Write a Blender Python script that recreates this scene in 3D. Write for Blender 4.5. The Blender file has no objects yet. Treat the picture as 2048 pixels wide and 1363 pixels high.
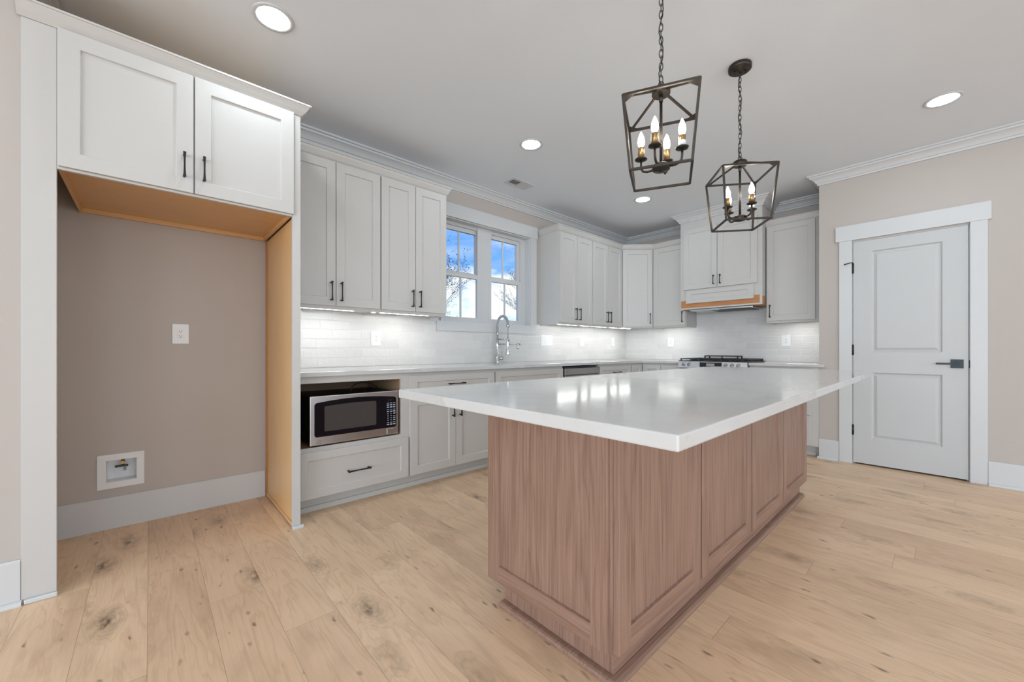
import bpy, bmesh, math, random
from mathutils import Vector, Matrix
random.seed(7)
S = bpy.context.scene
C = S.collection
PI = math.pi
R = math.radians

# ------------------------------------------------------------------ camera
F_PX, CY_PX = 792.72, 698.51
cam_d = bpy.data.cameras.new('camera')
cam = bpy.data.objects.new('camera', cam_d)
C.objects.link(cam)
cam_d.sensor_width = 36.0
cam_d.lens = 36.0 * F_PX / 2048.0
cam_d.shift_y = (CY_PX - 681.5) / 2048.0
cam_d.clip_start = 0.02
cam.location = (0, 0, 1.0567)
cam.rotation_euler = (PI / 2, 0, 0.83016 - PI / 2)
S.camera = cam

# ------------------------------------------------------------------ view
S.view_settings.view_transform = 'Standard'
S.view_settings.look = 'None'
S.view_settings.exposure = 0.18
S.view_settings.gamma = 1.0
S.view_settings.use_curve_mapping = False
S.cycles.use_denoising = True
S.cycles.max_bounces = 8
S.cycles.diffuse_bounces = 5
S.cycles.glossy_bounces = 4
S.cycles.transmission_bounces = 4
S.cycles.caustics_reflective = False
S.cycles.caustics_refractive = False
S.cycles.sample_clamp_indirect = 6.0


# ------------------------------------------------------------------ node helpers
class NT:
    def __init__(s, tree):
        s.t = tree

    def n(s, kind, **kw):
        nd = s.t.nodes.new(kind)
        for k, v in kw.items():
            if k.startswith('_'):
                setattr(nd, k[1:], v)
        return nd

    def put(s, sock, v):
        if isinstance(v, bpy.types.NodeSocket):
            s.t.links.new(v, sock)
        elif v is not None:
            if sock.type == 'RGBA' and hasattr(v, '__len__') and len(v) == 3:
                v = (*v, 1)
            sock.default_value = v

    def math(s, op, a, b=None, c=None, clamp=False):
        nd = s.n('ShaderNodeMath', _operation=op, _use_clamp=clamp)
        s.put(nd.inputs[0], a)
        if b is not None:
            s.put(nd.inputs[1], b)
        if c is not None:
            s.put(nd.inputs[2], c)
        return nd.outputs[0]

    def mix(s, fac, a, b, mode='MIX'):
        nd = s.n('ShaderNodeMix', _data_type='RGBA', _blend_type=mode)
        s.put(nd.inputs[0], fac)
        s.put(nd.inputs[6], a)
        s.put(nd.inputs[7], b)
        return nd.outputs[2]

    def ramp(s, fac, stops, interp='LINEAR'):
        nd = s.n('ShaderNodeValToRGB')
        cr = nd.color_ramp
        cr.interpolation = interp
        while len(cr.elements) < len(stops):
            cr.elements.new(0.5)
        for e, (p, c) in zip(cr.elements, stops):
            e.position = p
            e.color = (c, c, c, 1) if not hasattr(c, '__len__') else (*c, 1)
        s.put(nd.inputs[0], fac)
        return nd.outputs[0]

    def noise(s, vec, scale, detail=2.0, rough=0.5, dist=0.0):
        nd = s.n('ShaderNodeTexNoise')
        s.put(nd.inputs['Vector'], vec)
        nd.inputs['Scale'].default_value = scale
        nd.inputs['Detail'].default_value = detail
        nd.inputs['Roughness'].default_value = rough
        nd.inputs['Distortion'].default_value = dist
        return nd.outputs[0]

    def comb(s, x, y, z):
        nd = s.n('ShaderNodeCombineXYZ')
        for i, v in enumerate((x, y, z)):
            s.put(nd.inputs[i], v)
        return nd.outputs[0]

    def sep(s, v):
        nd = s.n('ShaderNodeSeparateXYZ')
        s.put(nd.inputs[0], v)
        return nd.outputs

    def white(s, v, dims='2D'):
        nd = s.n('ShaderNodeTexWhiteNoise', _noise_dimensions=dims)
        if dims == '1D':
            s.put(nd.inputs['W'], v)
        else:
            s.put(nd.inputs['Vector'], v)
        return nd.outputs

    def coord(s, which='Object'):
        return s.n('ShaderNodeTexCoord').outputs[which]

    def bump(s, height, strength=0.2, dist=0.002):
        nd = s.n('ShaderNodeBump')
        nd.inputs['Strength'].default_value = strength
        nd.inputs['Distance'].default_value = dist
        s.put(nd.inputs['Height'], height)
        return nd.outputs[0]

    def scale(s, v, sc):
        nd = s.n('ShaderNodeVectorMath', _operation='MULTIPLY')
        s.put(nd.inputs[0], v)
        nd.inputs[1].default_value = sc
        return nd.outputs[0]

    def add(s, v, w):
        nd = s.n('ShaderNodeVectorMath', _operation='ADD')
        s.put(nd.inputs[0], v)
        s.put(nd.inputs[1], w)
        return nd.outputs[0]


def new_mat(name):
    m = bpy.data.materials.new(name)
    m.use_nodes = True
    t = NT(m.node_tree)
    b = m.node_tree.nodes['Principled BSDF']
    return m, t, b


def paint(name, col, rough=0.45, var=0.03, spec=0.5, metal=0.0, bump=0.0, scale=6.0):
    m, t, b = new_mat(name)
    f = t.noise(t.coord(), scale, 3)
    c2 = tuple(max(0, x * (1 - var)) for x in col)
    t.put(b.inputs['Base Color'], t.mix(f, col, c2))
    b.inputs['Roughness'].default_value = rough
    b.inputs['Specular IOR Level'].default_value = spec
    b.inputs['Metallic'].default_value = metal
    if bump:
        t.put(b.inputs['Normal'], t.bump(t.noise(t.coord(), 260, 2), bump, 0.001))
    return m


def glow(name, col, strength):
    m, t, b = new_mat(name)
    b.inputs['Base Color'].default_value = (0.8, 0.8, 0.8, 1)
    t.put(b.inputs['Emission Color'], col)
    b.inputs['Emission Strength'].default_value = strength
    return m


# ------------------------------------------------------------------ world: blue sky with cumulus cloud
w = bpy.data.worlds.new('sky')
S.world = w
w.use_nodes = True
wt = NT(w.node_tree)
bg = w.node_tree.nodes['Background']
d = wt.coord('Generated')
x_, y_, z_ = wt.sep(d)
blue = wt.ramp(wt.math('MULTIPLY', z_, 3.0), [(0.0, (0.50, 0.74, 0.95)), (0.35, (0.40, 0.66, 0.95)), (0.62, (0.15, 0.38, 0.86)), (1.0, (0.12, 0.32, 0.80))])
cv = wt.add(wt.scale(d, (3.2, 3.2, 5.5)), (1.7, 0.4, 0.35))
puff = wt.noise(cv, 2.3, 9, 0.58, 0.2)
wisp = wt.noise(wt.scale(d, (2.0, 2.0, 9.0)), 2.6, 6, 0.6, 0.4)
band = wt.ramp(z_, [(0.0, 0.12), (0.06, 0.06), (0.105, 0.10), (0.150, 0.20), (0.190, 0.10), (0.225, -0.0), (0.3, 0.0)])
cl = wt.ramp(wt.math('ADD', puff, band), [(0.50, 0.0), (0.66, 1.0)])
cl2 = wt.math('MULTIPLY', wt.ramp(wisp, [(0.45, 0.0), (0.75, 0.55)]), 0.6)
cloud = wt.math('MAXIMUM', cl, cl2)
shade = wt.mix(wt.noise(cv, 4.0, 5), (0.98, 0.99, 1.0), (0.72, 0.79, 0.90))
wt.put(bg.inputs['Color'], wt.mix(cloud, blue, shade))
bg.inputs['Strength'].default_value = 1.18


# daylight is added fill: area lights outside made-up openings in the unseen walls
def fill_light(name, loc, rot, sx, sy, power, col=(0.86, 1.0, 1.14)):
    l = bpy.data.lights.new(name, 'AREA')
    l.shape = 'RECTANGLE'
    l.size, l.size_y = sx, sy
    l.energy = power
    l.color = col
    o = bpy.data.objects.new(name, l)
    o.location = loc
    o.rotation_euler = rot
    C.objects.link(o)
    return o


REAR_Y, FAR_X = -6.4, -7.0
REAR_W = (-4.6, -1.6, 1.2, 3.6)
for k, xw in enumerate(REAR_W):
    fill_light('fill_daylight', (xw, REAR_Y - 0.16, 1.35), (R(90), 0, 0), 1.9, 2.3, 45)
fill_light('fill_daylight', (FAR_X - 0.16, -2.0, 1.35), (R(90), 0, R(-90)), 7.6, 2.3, 345)
LAMP_E = 72.0        # recessed can lights
STRIP_E = 33.0         # under cabinet strips
BULB_E = 50.0         # candle bulbs

# ------------------------------------------------------------------ materials
M = {}
M['wall'] = paint('wall_paint_greige', (0.508, 0.458, 0.420), 0.7, 0.02, 0.3)
M['ceil'] = paint('ceiling_paint', (0.79, 0.83, 0.88), 0.85, 0.02, 0.2, bump=0.05)
M['trim'] = paint('trim_paint_white', (0.61, 0.612, 0.612), 0.4, 0.02)
M['cab'] = paint('cabinet_paint_white', (0.555, 0.537, 0.512), 0.46, 0.02)
M['toe'] = paint('toe_kick_grey', (0.60, 0.60, 0.58), 0.5, 0.03)
M['door'] = paint('door_paint_white', (0.530, 0.530, 0.527), 0.42, 0.02)
M['plastic'] = paint('white_plastic', (0.80, 0.80, 0.80), 0.3, 0.01)
M['black'] = paint('black_metal', (0.017, 0.016, 0.016), 0.42, 0.2, 0.5, 0.3)
M['bluegrey'] = paint('black_satin_hardware', (0.018, 0.026, 0.032), 0.4, 0.2, 0.5, 0.3)
M['bronze'] = paint('dark_bronze', (0.060, 0.048, 0.038), 0.42, 0.35, 0.5, 0.75, scale=25)
M['brass'] = paint('aged_brass', (0.42, 0.27, 0.12), 0.35, 0.3, 0.5, 0.9, scale=30)
M['chrome'] = paint('chrome', (0.62, 0.63, 0.65), 0.14, 0.05, 0.5, 1.0)
M['blackglass'] = paint('black_glass', (0.006, 0.006, 0.010), 0.06, 0.1)
M['dark'] = paint('dark_cavity', (0.012, 0.011, 0.010), 0.7, 0.2)
M['castiron'] = paint('cast_iron', (0.020, 0.020, 0.021), 0.55, 0.3)
M['mwbody'] = paint('black_enamel', (0.008, 0.008, 0.009), 0.4, 0.2)
M['grey'] = paint('grey_plastic', (0.35, 0.36, 0.38), 0.5, 0.1)
M['button'] = paint('keypad_print', (0.45, 0.52, 0.66), 0.5, 0.1)
M['display'] = paint('led_display_off', (0.030, 0.012, 0.009), 0.2, 0.2)
M['mwwin'] = paint('oven_window_mesh', (0.070, 0.062, 0.060), 0.22, 0.12, scale=40)
M['rubber'] = paint('black_rubber', (0.010, 0.012, 0.016), 0.5, 0.2)
M['label'] = paint('paper_label', (0.75, 0.75, 0.74), 0.6, 0.05)
M['green'] = paint('dark_green_handle', (0.012, 0.030, 0.020), 0.4, 0.2)
M['grass'] = paint('lawn', (0.10, 0.16, 0.04), 0.9, 0.5, scale=3)
M['bark'] = paint('bark', (0.10, 0.085, 0.075), 0.9, 0.4, scale=20)
M['leaf'] = paint('young_leaf', (0.16, 0.20, 0.09), 0.7, 0.3, scale=20)
M['lamp'] = glow('recessed_lens', (0.86, 0.985, 1.06), LAMP_E)
M['strip'] = glow('led_strip', (0.97, 0.99, 0.98), STRIP_E)
M['bulb'] = glow('candle_bulb_glow', (1.0, 0.94, 0.84), BULB_E)
M['lens_off'] = paint('hood_lens', (0.75, 0.76, 0.76), 0.3, 0.05)


def stainless(name, col, rough, axis):
    m, t, b = new_mat(name)
    sc = [3, 3, 3]
    for i in range(3):
        if i != axis:
            sc[i] = 320
    n = t.noise(t.scale(t.coord(), sc), 1.0, 3)
    t.put(b.inputs['Base Color'], t.mix(n, col, tuple(c * 0.86 for c in col)))
    b.inputs['Metallic'].default_value = 1.0
    t.put(b.inputs['Roughness'], t.math('ADD', t.math('MULTIPLY', n, 0.10), rough - 0.05))
    t.put(b.inputs['Normal'], t.bump(n, 0.06, 0.0005))
    return m


M['steel'] = stainless('brushed_stainless', (0.80, 0.815, 0.83), 0.30, 0)
M['steel_v'] = stainless('brushed_stainless_upright', (0.36, 0.345, 0.33), 0.30, 2)


def wood(name, c_lo, c_hi, axis, rough=0.45, ring=9.0, contrast=1.0):
    """fine straight grain along `axis` with drifting cathedral figure"""
    m, t, b = new_mat(name)
    co = t.coord()
    info = t.n('ShaderNodeObjectInfo').outputs['Random']
    off = t.comb(t.math('MULTIPLY', info, 13.0), t.math('MULTIPLY', info, 7.0), t.math('MULTIPLY', info, 5.0))
    v = t.add(co, off)
    sl = [ring] * 3
    sl[axis] = 0.55
    sf = [150] * 3
    sf[axis] = 3.0
    broad = t.noise(t.scale(v, sl), 1.0, 3, 0.5, 0.6)
    rings = t.math('FRACT', t.math('MULTIPLY', broad, 9.0))
    rings = t.ramp(rings, [(0.0, 0.25), (0.35, 0.75), (0.8, 0.9), (1.0, 0.25)])
    fine = t.noise(t.scale(v, sf), 1.0, 4, 0.6)
    fine = t.ramp(fine, [(0.32, 0.0), (0.62, 1.0)])
    f = t.math('ADD', t.math('MULTIPLY', rings, 0.55 * contrast), t.math('MULTIPLY', fine, 0.60))
    patch = t.noise(t.scale(v, (2.5, 2.5, 2.5)), 1.0, 2)
    f = t.math('ADD', t.math('MULTIPLY', f, 0.75), t.math('MULTIPLY', patch, 0.35), clamp=True)
    t.put(b.inputs['Base Color'], t.mix(f, c_lo, c_hi))
    b.inputs['Roughness'].default_value = rough
    t.put(b.inputs['Normal'], t.bump(fine, 0.10, 0.0006))
    return m


ISL_LO, ISL_HI = (0.142, 0.078, 0.050), (0.352, 0.216, 0.158)
M['isl_v'] = wood('island_oak_upright', ISL_LO, ISL_HI, 2)
M['isl_x'] = wood('island_oak_long', ISL_LO, ISL_HI, 0)
M['isl_y'] = wood('island_oak_cross', ISL_LO, ISL_HI, 1)
M['ply'] = wood('raw_maple_ply', (0.62, 0.35, 0.145), (0.77, 0.49, 0.235), 2, 0.35, 3.0, 0.5)
M['ply_x'] = wood('raw_maple_ply_long', (0.62, 0.35, 0.145), (0.77, 0.49, 0.235), 0, 0.35, 3.0, 0.5)
M['cherry'] = wood('raw_alder', (0.36, 0.135, 0.045), (0.52, 0.23, 0.085), 0, 0.5, 14.0)
M['cherry_y'] = wood('raw_alder_cross', (0.36, 0.135, 0.045), (0.52, 0.23, 0.085), 1, 0.5, 14.0)
M['brownwood'] = wood('cabinet_interior_ply', (0.30, 0.185, 0.100), (0.40, 0.26, 0.15), 0, 0.5, 4.0, 0.5)


def quartz():
    m, t, b = new_mat('white_quartz')
    co = t.coord()
    wob = t.noise(co, 2.2, 5, 0.6)
    v = t.add(co, t.comb(t.math('MULTIPLY', wob, 0.9), t.math('MULTIPLY', wob, 0.5), 0.0))
    ridge = t.math('ABSOLUTE', t.math('SUBTRACT', t.noise(v, 1.7, 6, 0.62, 0.5), 0.5))
    vein = t.ramp(ridge, [(0.0, 0.8), (0.012, 0.35), (0.05, 0.0)])
    gate = t.ramp(t.noise(co, 1.3, 2), [(0.48, 0.0), (0.62, 1.0)])
    vein = t.math('MULTIPLY', t.math('MULTIPLY', vein, gate), 0.5)
    cloudy = t.noise(co, 7.0, 5, 0.6)
    spk = t.ramp(t.noise(co, 55.0, 3, 0.6), [(0.60, 0.0), (0.72, 0.55)])
    spk = t.math('MULTIPLY', spk, t.ramp(t.noise(co, 16.0, 2), [(0.5, 0.0), (0.64, 1.0)]))
    base = t.mix(cloudy, (0.640, 0.633, 0.618), (0.525, 0.522, 0.513))
    base = t.mix(vein, base, (0.37, 0.365, 0.355))
    t.put(b.inputs['Base Color'], t.mix(t.math('MULTIPLY', spk, 0.6), base, (0.40, 0.40, 0.39)))
    b.inputs['Roughness'].default_value = 0.11
    return m


M['quartz'] = quartz()


def tile_mat(name, ax):
    """hand made 3x12 tile in running bond; ax = horizontal world axis of the wall"""
    m, t, b = new_mat(name)
    g = t.sep(t.n('ShaderNodeNewGeometry').outputs['Position'])
    L, Hh, G = 0.232, 0.0755, 0.0028
    u = t.math('DIVIDE', t.math('ADD', g[ax], 10 * L - 0.0613), L)
    v = t.math('DIVIDE', t.math('SUBTRACT', g[2], 0.914), Hh)
    row = t.math('FLOOR', v)
    u = t.math('ADD', u, t.math('MULTIPLY', t.math('MODULO', row, 2.0), 0.5))
    u = t.math('ADD', u, t.math('MULTIPLY', t.white(row, '1D')[0], 0.12))
    col_i = t.math('FLOOR', u)
    fu = t.math('SUBTRACT', u, col_i)
    fv = t.math('SUBTRACT', v, row)
    du = t.math('MULTIPLY', t.math('MINIMUM', fu, t.math('SUBTRACT', 1.0, fu)), L)
    dv = t.math('MULTIPLY', t.math('MINIMUM', fv, t.math('SUBTRACT', 1.0, fv)), Hh)
    edge = t.math('MINIMUM', du, dv)
    grout = t.math('LESS_THAN', edge, G / 2)
    rnd = t.white(t.comb(col_i, row, 0.0), '3D')
    pos = t.n('ShaderNodeNewGeometry').outputs['Position']
    soft = t.noise(pos, 22.0, 4, 0.6)
    tint = t.mix(rnd[0], (0.725, 0.700, 0.675), (0.640, 0.627, 0.612))
    tint = t.mix(t.math('MULTIPLY', soft, 0.45), tint, (0.625, 0.608, 0.585))
    t.put(b.inputs['Base Color'], t.mix(grout, tint, (0.745, 0.732, 0.715)))
    t.put(b.inputs['Roughness'], t.math('ADD', t.math('MULTIPLY', grout, 0.6), 0.16))
    tiltu = t.math('MULTIPLY', t.math('SUBTRACT', rnd[0], 0.5), t.math('MULTIPLY', fu, 0.7))
    tiltv = t.math('MULTIPLY', t.math('SUBTRACT', t.white(t.comb(row, col_i, 3.0), '3D')[0], 0.5), t.math('MULTIPLY', fv, 0.7))
    pillow = t.ramp(t.math('DIVIDE', edge, 0.008), [(0.0, 0.0), (0.45, 0.8), (1.0, 1.0)])
    wav = t.noise(pos, 34.0, 3, 0.5)
    hgt = t.math('ADD', t.math('ADD', tiltu, tiltv), t.math('ADD', t.math('MULTIPLY', wav, 0.75), t.math('MULTIPLY', pillow, 0.5)))
    t.put(b.inputs['Normal'], t.bump(hgt, 0.8, 0.003))
    return m


M['tile_x'] = tile_mat('handmade_tile_window_wall', 0)
M['tile_y'] = tile_mat('handmade_tile_range_wall', 1)


def floor_mat():
    m, t, b = new_mat('wide_oak_planks')
    pos = t.n('ShaderNodeNewGeometry').outputs['Position']
    px, py, pz = t.sep(pos)
    W, L = 0.190, 2.1
    u = t.math('DIVIDE', t.math('ADD', px, 19.0 * W + 0.006), W)
    iu = t.math('FLOOR', u)
    fu = t.math('SUBTRACT', u, iu)
    off = t.math('MULTIPLY', t.white(iu, '1D')[0], 7.0)
    v = t.math('ADD', t.math('DIVIDE', py, L), off)
    iv = t.math('FLOOR', v)
    fv = t.math('SUBTRACT', v, iv)
    du = t.math('MULTIPLY', t.math('MINIMUM', fu, t.math('SUBTRACT', 1.0, fu)), W)
    dv = t.math('MULTIPLY', t.math('MINIMUM', fv, t.math('SUBTRACT', 1.0, fv)), L)
    e = t.math('MINIMUM', du, dv)
    seam = t.ramp(t.math('DIVIDE', e, 0.004), [(0.0, 1.0), (0.14, 0.6), (0.34, 0.0)])
    rv = t.white(t.comb(iu, iv, 0.0), '3D')
    r0 = rv[0]
    shift = t.comb(t.math('MULTIPLY', r0, 37.0), t.math('MULTIPLY', r0, 91.0), t.math('MULTIPLY', r0, 11.0))
    vv = t.add(pos, shift)
    # knots pull the figure around them
    kn = t.n('ShaderNodeTexVoronoi', _feature='F1')
    kn.inputs['Scale'].default_value = 1.0
    t.put(kn.inputs['Vector'], t.scale(vv, (5.2, 2.3, 1.0)))
    kd = kn.outputs['Distance']
    kgate = t.math('GREATER_THAN', t.white(kn.outputs['Position'], '3D')[0], 0.30)
    pull = t.math('MULTIPLY', t.ramp(kd, [(0.0, 1.0), (0.42, 0.0)], 'EASE'), kgate)
    broad = t.noise(t.scale(vv, (6.5, 0.75, 1.0)), 1.0, 4, 0.55, 0.5)
    rings = t.math('FRACT', t.math('MULTIPLY', t.math('ADD', broad, t.math('MULTIPLY', pull, 0.45)), 11.0))
    rings = t.ramp(rings, [(0.0, 0.0), (0.25, 0.8), (0.85, 1.0), (1.0, 0.0)])
    fine = t.ramp(t.noise(t.scale(vv, (170, 5.0, 1.0)), 1.0, 4, 0.6), [(0.3, 0.0), (0.65, 1.0)])
    patch = t.noise(t.scale(vv, (4.0, 1.2, 1.0)), 1.0, 3)
    g = t.math('ADD', t.math('MULTIPLY', rings, 0.40), t.math('MULTIPLY', fine, 0.30))
    g = t.math('ADD', g, t.math('SUBTRACT', t.math('MULTIPLY', patch, 0.9), 0.18), clamp=True)
    base = t.mix(r0, (0.860, 0.635, 0.430), (0.755, 0.535, 0.355))
    dark = t.mix(r0, (0.640, 0.425, 0.265), (0.545, 0.352, 0.216))
    colr = t.mix(g, dark, base)
    kdark = t.math('MULTIPLY', t.ramp(kd, [(0.0, 1.0), (0.055, 0.95), (0.13, 0.45), (0.36, 0.0)]), kgate)
    kdark = t.math('MULTIPLY', kdark, t.ramp(t.noise(t.scale(vv, (40, 18, 1)), 1.0, 3), [(0.35, 0.15), (0.6, 1.0)]))
    sp = t.n('ShaderNodeTexVoronoi', _feature='F1')
    sp.inputs['Scale'].default_value = 1.0
    jig = t.noise(t.scale(vv, (14, 8, 1)), 1.0, 3)
    t.put(sp.inputs['Vector'], t.add(t.scale(vv, (24.0, 8.0, 1.0)), t.comb(t.math('MULTIPLY', jig, 1.4), t.math('MULTIPLY', jig, 0.9), 0.0)))
    sgate = t.math('GREATER_THAN', t.white(sp.outputs['Position'], '3D')[0], 0.52)
    spk = t.math('MULTIPLY', t.ramp(sp.outputs['Distance'], [(0.0, 1.0), (0.07, 0.95), (0.20, 0.0)]), sgate)
    spk = t.math('MULTIPLY', spk, t.ramp(t.noise(t.scale(vv, (4.5, 1.7, 1.0)), 1.0, 2), [(0.42, 0.10), (0.56, 1.0)]))
    kk = t.math('MAXIMUM', kdark, t.math('MULTIPLY', spk, 0.8))
    smoke = t.ramp(t.noise(t.scale(vv, (5.0, 1.6, 1.0)), 1.0, 5, 0.6, 0.8), [(0.52, 0.0), (0.74, 1.0)])
    colr = t.mix(t.math('MULTIPLY', smoke, 0.5), colr, (0.43, 0.285, 0.18))
    colr = t.mix(t.math('MULTIPLY', kk, 0.9), colr, (0.075, 0.042, 0.025))
    colr = t.mix(t.math('MULTIPLY', seam, 0.62), colr, (0.20, 0.125, 0.075))
    t.put(b.inputs['Base Color'], colr)
    t.put(b.inputs['Roughness'], t.math('ADD', t.math('MULTIPLY', fine, 0.10), 0.36))
    b.inputs['Specular IOR Level'].default_value = 0.4
    h = t.math('SUBTRACT', t.math('MULTIPLY', fine, 0.25), t.math('MULTIPLY', seam, 1.0))
    t.put(b.inputs['Normal'], t.bump(h, 0.25, 0.0012))
    return m


M['floor'] = floor_mat()


def glass_mat(name, rough=0.0, tint=(1, 1, 1)):
    m, t, b = new_mat(name)
    nt = m.node_tree
    tr = t.n('ShaderNodeBsdfTransparent')
    tr.inputs[0].default_value = (*tint, 1)
    gl = t.n('ShaderNodeBsdfGlossy')
    gl.inputs['Roughness'].default_value = rough
    fr = t.n('ShaderNodeFresnel')
    fr.inputs['IOR'].default_value = 1.45
    mx = t.n('ShaderNodeMixShader')
    back = t.n('ShaderNodeNewGeometry').outputs['Backfacing']
    t.put(mx.inputs[0], t.math('MULTIPLY', fr.outputs[0], t.math('SUBTRACT', 1.0, back)))
    nt.links.new(tr.outputs[0], mx.inputs[1])
    nt.links.new(gl.outputs[0], mx.inputs[2])
    nt.links.new(mx.outputs[0], nt.nodes['Material Output'].inputs['Surface'])
    return m


M['glass'] = glass_mat('window_glass', 0.0, (0.97, 0.98, 0.98))


# ------------------------------------------------------------------ mesh helpers
class MB:
    """collects shapes into one mesh object"""

    def __init__(s):
        s.v, s.f, s.mi, s.sm = [], [], [], []

    def face(s, pts, mi=0, sm=False):
        b = len(s.v)
        s.v += [tuple(p) for p in pts]
        s.f.append(list(range(b, b + len(pts))))
        s.mi.append(mi)
        s.sm.append(sm)

    def box(s, x0, x1, y0, y1, z0, z1, mi=0, mat=None):
        x0, x1 = min(x0, x1), max(x0, x1)
        y0, y1 = min(y0, y1), max(y0, y1)
        z0, z1 = min(z0, z1), max(z0, z1)
        b = len(s.v)
        p = [(x, y, z) for z in (z0, z1) for y in (y0, y1) for x in (x0, x1)]
        if mat is not None:
            p = [tuple(mat @ Vector(q)) for q in p]
        s.v += p
        for f in ((0, 2, 3, 1), (4, 5, 7, 6), (0, 1, 5, 4), (2, 6, 7, 3), (0, 4, 6, 2), (1, 3, 7, 5)):
            s.f.append([b + i for i in f])
            s.mi.append(mi)
            s.sm.append(False)
        return s

    def prism(s, poly, axis, a, b_, mi=0, sm=False):
        """poly in the plane normal to axis (0:(y,z) 1:(x,z) 2:(x,y)) extruded a..b_"""
        def mk(p, t):
            return ((t, p[0], p[1]), (p[0], t, p[1]), (p[0], p[1], t))[axis]
        n = len(poly)
        b = len(s.v)
        s.v += [mk(p, a) for p in poly] + [mk(p, b_) for p in poly]
        s.f.append([b + i for i in range(n)][::-1]); s.mi.append(mi); s.sm.append(False)
        s.f.append([b + n + i for i in range(n)]); s.mi.append(mi); s.sm.append(False)
        for i in range(n):
            j = (i + 1) % n
            s.f.append([b + i, b + j, b + n + j, b + n + i]); s.mi.append(mi); s.sm.append(sm)
        return s

    def tube(s, pts, rad, seg=10, mi=0, cap=True, closed=False):
        pts = [Vector(p) for p in pts]
        n = len(pts)
        rr = rad if hasattr(rad, '__len__') else [rad] * n
        b = len(s.v)
        up = None
        for i, p in enumerate(pts):
            if closed:
                t = pts[(i + 1) % n] - pts[i - 1]
            else:
                t = pts[min(i + 1, n - 1)] - pts[max(i - 1, 0)]
            t.normalize()
            if up is None:
                up = Vector((0, 0, 1)) if abs(t.z) < 0.9 else Vector((1, 0, 0))
            up = (up - t * up.dot(t))
            if up.length < 1e-6:
                up = t.orthogonal()
            up.normalize()
            sd = t.cross(up)
            for k in range(seg):
                a = 2 * PI * k / seg
                s.v.append(tuple(p + (up * math.cos(a) + sd * math.sin(a)) * rr[i]))
        m = n if closed else n - 1
        for i in range(m):
            j = (i + 1) % n
            for k in range(seg):
                l = (k + 1) % seg
                s.f.append([b + i * seg + k, b + i * seg + l, b + j * seg + l, b + j * seg + k])
                s.mi.append(mi); s.sm.append(True)
        if cap and not closed:
            s.f.append([b + k for k in range(seg)][::-1]); s.mi.append(mi); s.sm.append(False)
            s.f.append([b + (n - 1) * seg + k for k in range(seg)]); s.mi.append(mi); s.sm.append(False)
        return s

    def lathe(s, prof, c=(0, 0, 0), seg=24, mi=0, mat=None):
        """prof: [(r, z)] about the z axis through c"""
        b = len(s.v)
        n = len(prof)
        for r, z in prof:
            for k in range(seg):
                a = 2 * PI * k / seg
                p = Vector((max(r, 1e-5) * math.cos(a), max(r, 1e-5) * math.sin(a), z))
                if mat is not None:
                    p = mat @ p
                s.v.append(tuple(p + Vector(c)))
        for i in range(n - 1):
            for k in range(seg):
                l = (k + 1) % seg
                s.f.append([b + i * seg + k, b + i * seg + l, b + (i + 1) * seg + l, b + (i + 1) * seg + k])
                s.mi.append(mi); s.sm.append(True)
        s.f.append([b + k for k in range(seg)][::-1]); s.mi.append(mi); s.sm.append(False)
        s.f.append([b + (n - 1) * seg + k for k in range(seg)]); s.mi.append(mi); s.sm.append(False)
        return s

    def sweep(s, prof, path, side=1, mi=0, closed=False):
        """moulding: closed profile [(out, z)] along a mitred plan path [(x, y)]; out is to the left of travel when side = 1"""
        P = [Vector(p) for p in path]
        n = len(P)
        nrm = []
        for i in range(n):
            dirs = []
            if i > 0 or closed:
                dirs.append((P[i] - P[i - 1]).normalized())
            if i < n - 1 or closed:
                dirs.append((P[(i + 1) % n] - P[i]).normalized())
            ns = [Vector((-q.y, q.x)) * side for q in dirs]
            if len(ns) == 2:
                m = ns[0] + ns[1]
                m = m / max(1e-6, (1 + ns[0].dot(ns[1])))
            else:
                m = ns[0]
            nrm.append(m)
        b = len(s.v)
        k = len(prof)
        for i in range(n):
            for o, z in prof:
                q = P[i] + nrm[i] * o
                s.v.append((q.x, q.y, z))
        for i in range(n if closed else n - 1):
            j = (i + 1) % n
            for a in range(k):
                c = (a + 1) % k
                s.f.append([b + i * k + a, b + i * k + c, b + j * k + c, b + j * k + a])
                s.mi.append(mi); s.sm.append(False)
        if not closed:
            s.f.append([b + a for a in range(k)]); s.mi.append(mi); s.sm.append(False)
            s.f.append([b + (n - 1) * k + a for a in range(k)][::-1]); s.mi.append(mi); s.sm.append(False)
        return s

    def build(s, name, mats, parent=None, bevel=0.0, loc=None, rz=0.0, seg=2):
        me = bpy.data.meshes.new(name)
        me.from_pydata(s.v, [], s.f)
        if not isinstance(mats, (list, tuple)):
            mats = [mats]
        for m in mats:
            me.materials.append(m)
        for p, mi, sm in zip(me.polygons, s.mi, s.sm):
            p.material_index = mi
            p.use_smooth = sm
        bm = bmesh.new()
        bm.from_mesh(me)
        bmesh.ops.recalc_face_normals(bm, faces=bm.faces)
        bm.to_mesh(me)
        bm.free()
        o = bpy.data.objects.new(name, me)
        C.objects.link(o)
        if parent is not None:
            o.parent = parent
        if loc is not None:
            o.location = loc
        o.rotation_euler.z = rz
        if bevel:
            md = o.modifiers.new('bevel', 'BEVEL')
            md.width = bevel
            md.segments = seg
            md.limit_method = 'ANGLE'
            md.angle_limit = R(40)
        return o


def tag(o, label=None, cat=None, group=None, kind=None):
    if label:
        o['label'] = label
    if cat:
        o['category'] = cat
    if group:
        o['group'] = group
    if kind:
        o['kind'] = kind
    return o


def empty(name, loc, rz=0.0, label=None, cat=None, group=None):
    o = bpy.data.objects.new(name, None)
    o.empty_display_size = 0.1
    o.location = loc
    o.rotation_euler.z = rz
    C.objects.link(o)
    return tag(o, label, cat, group)


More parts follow.
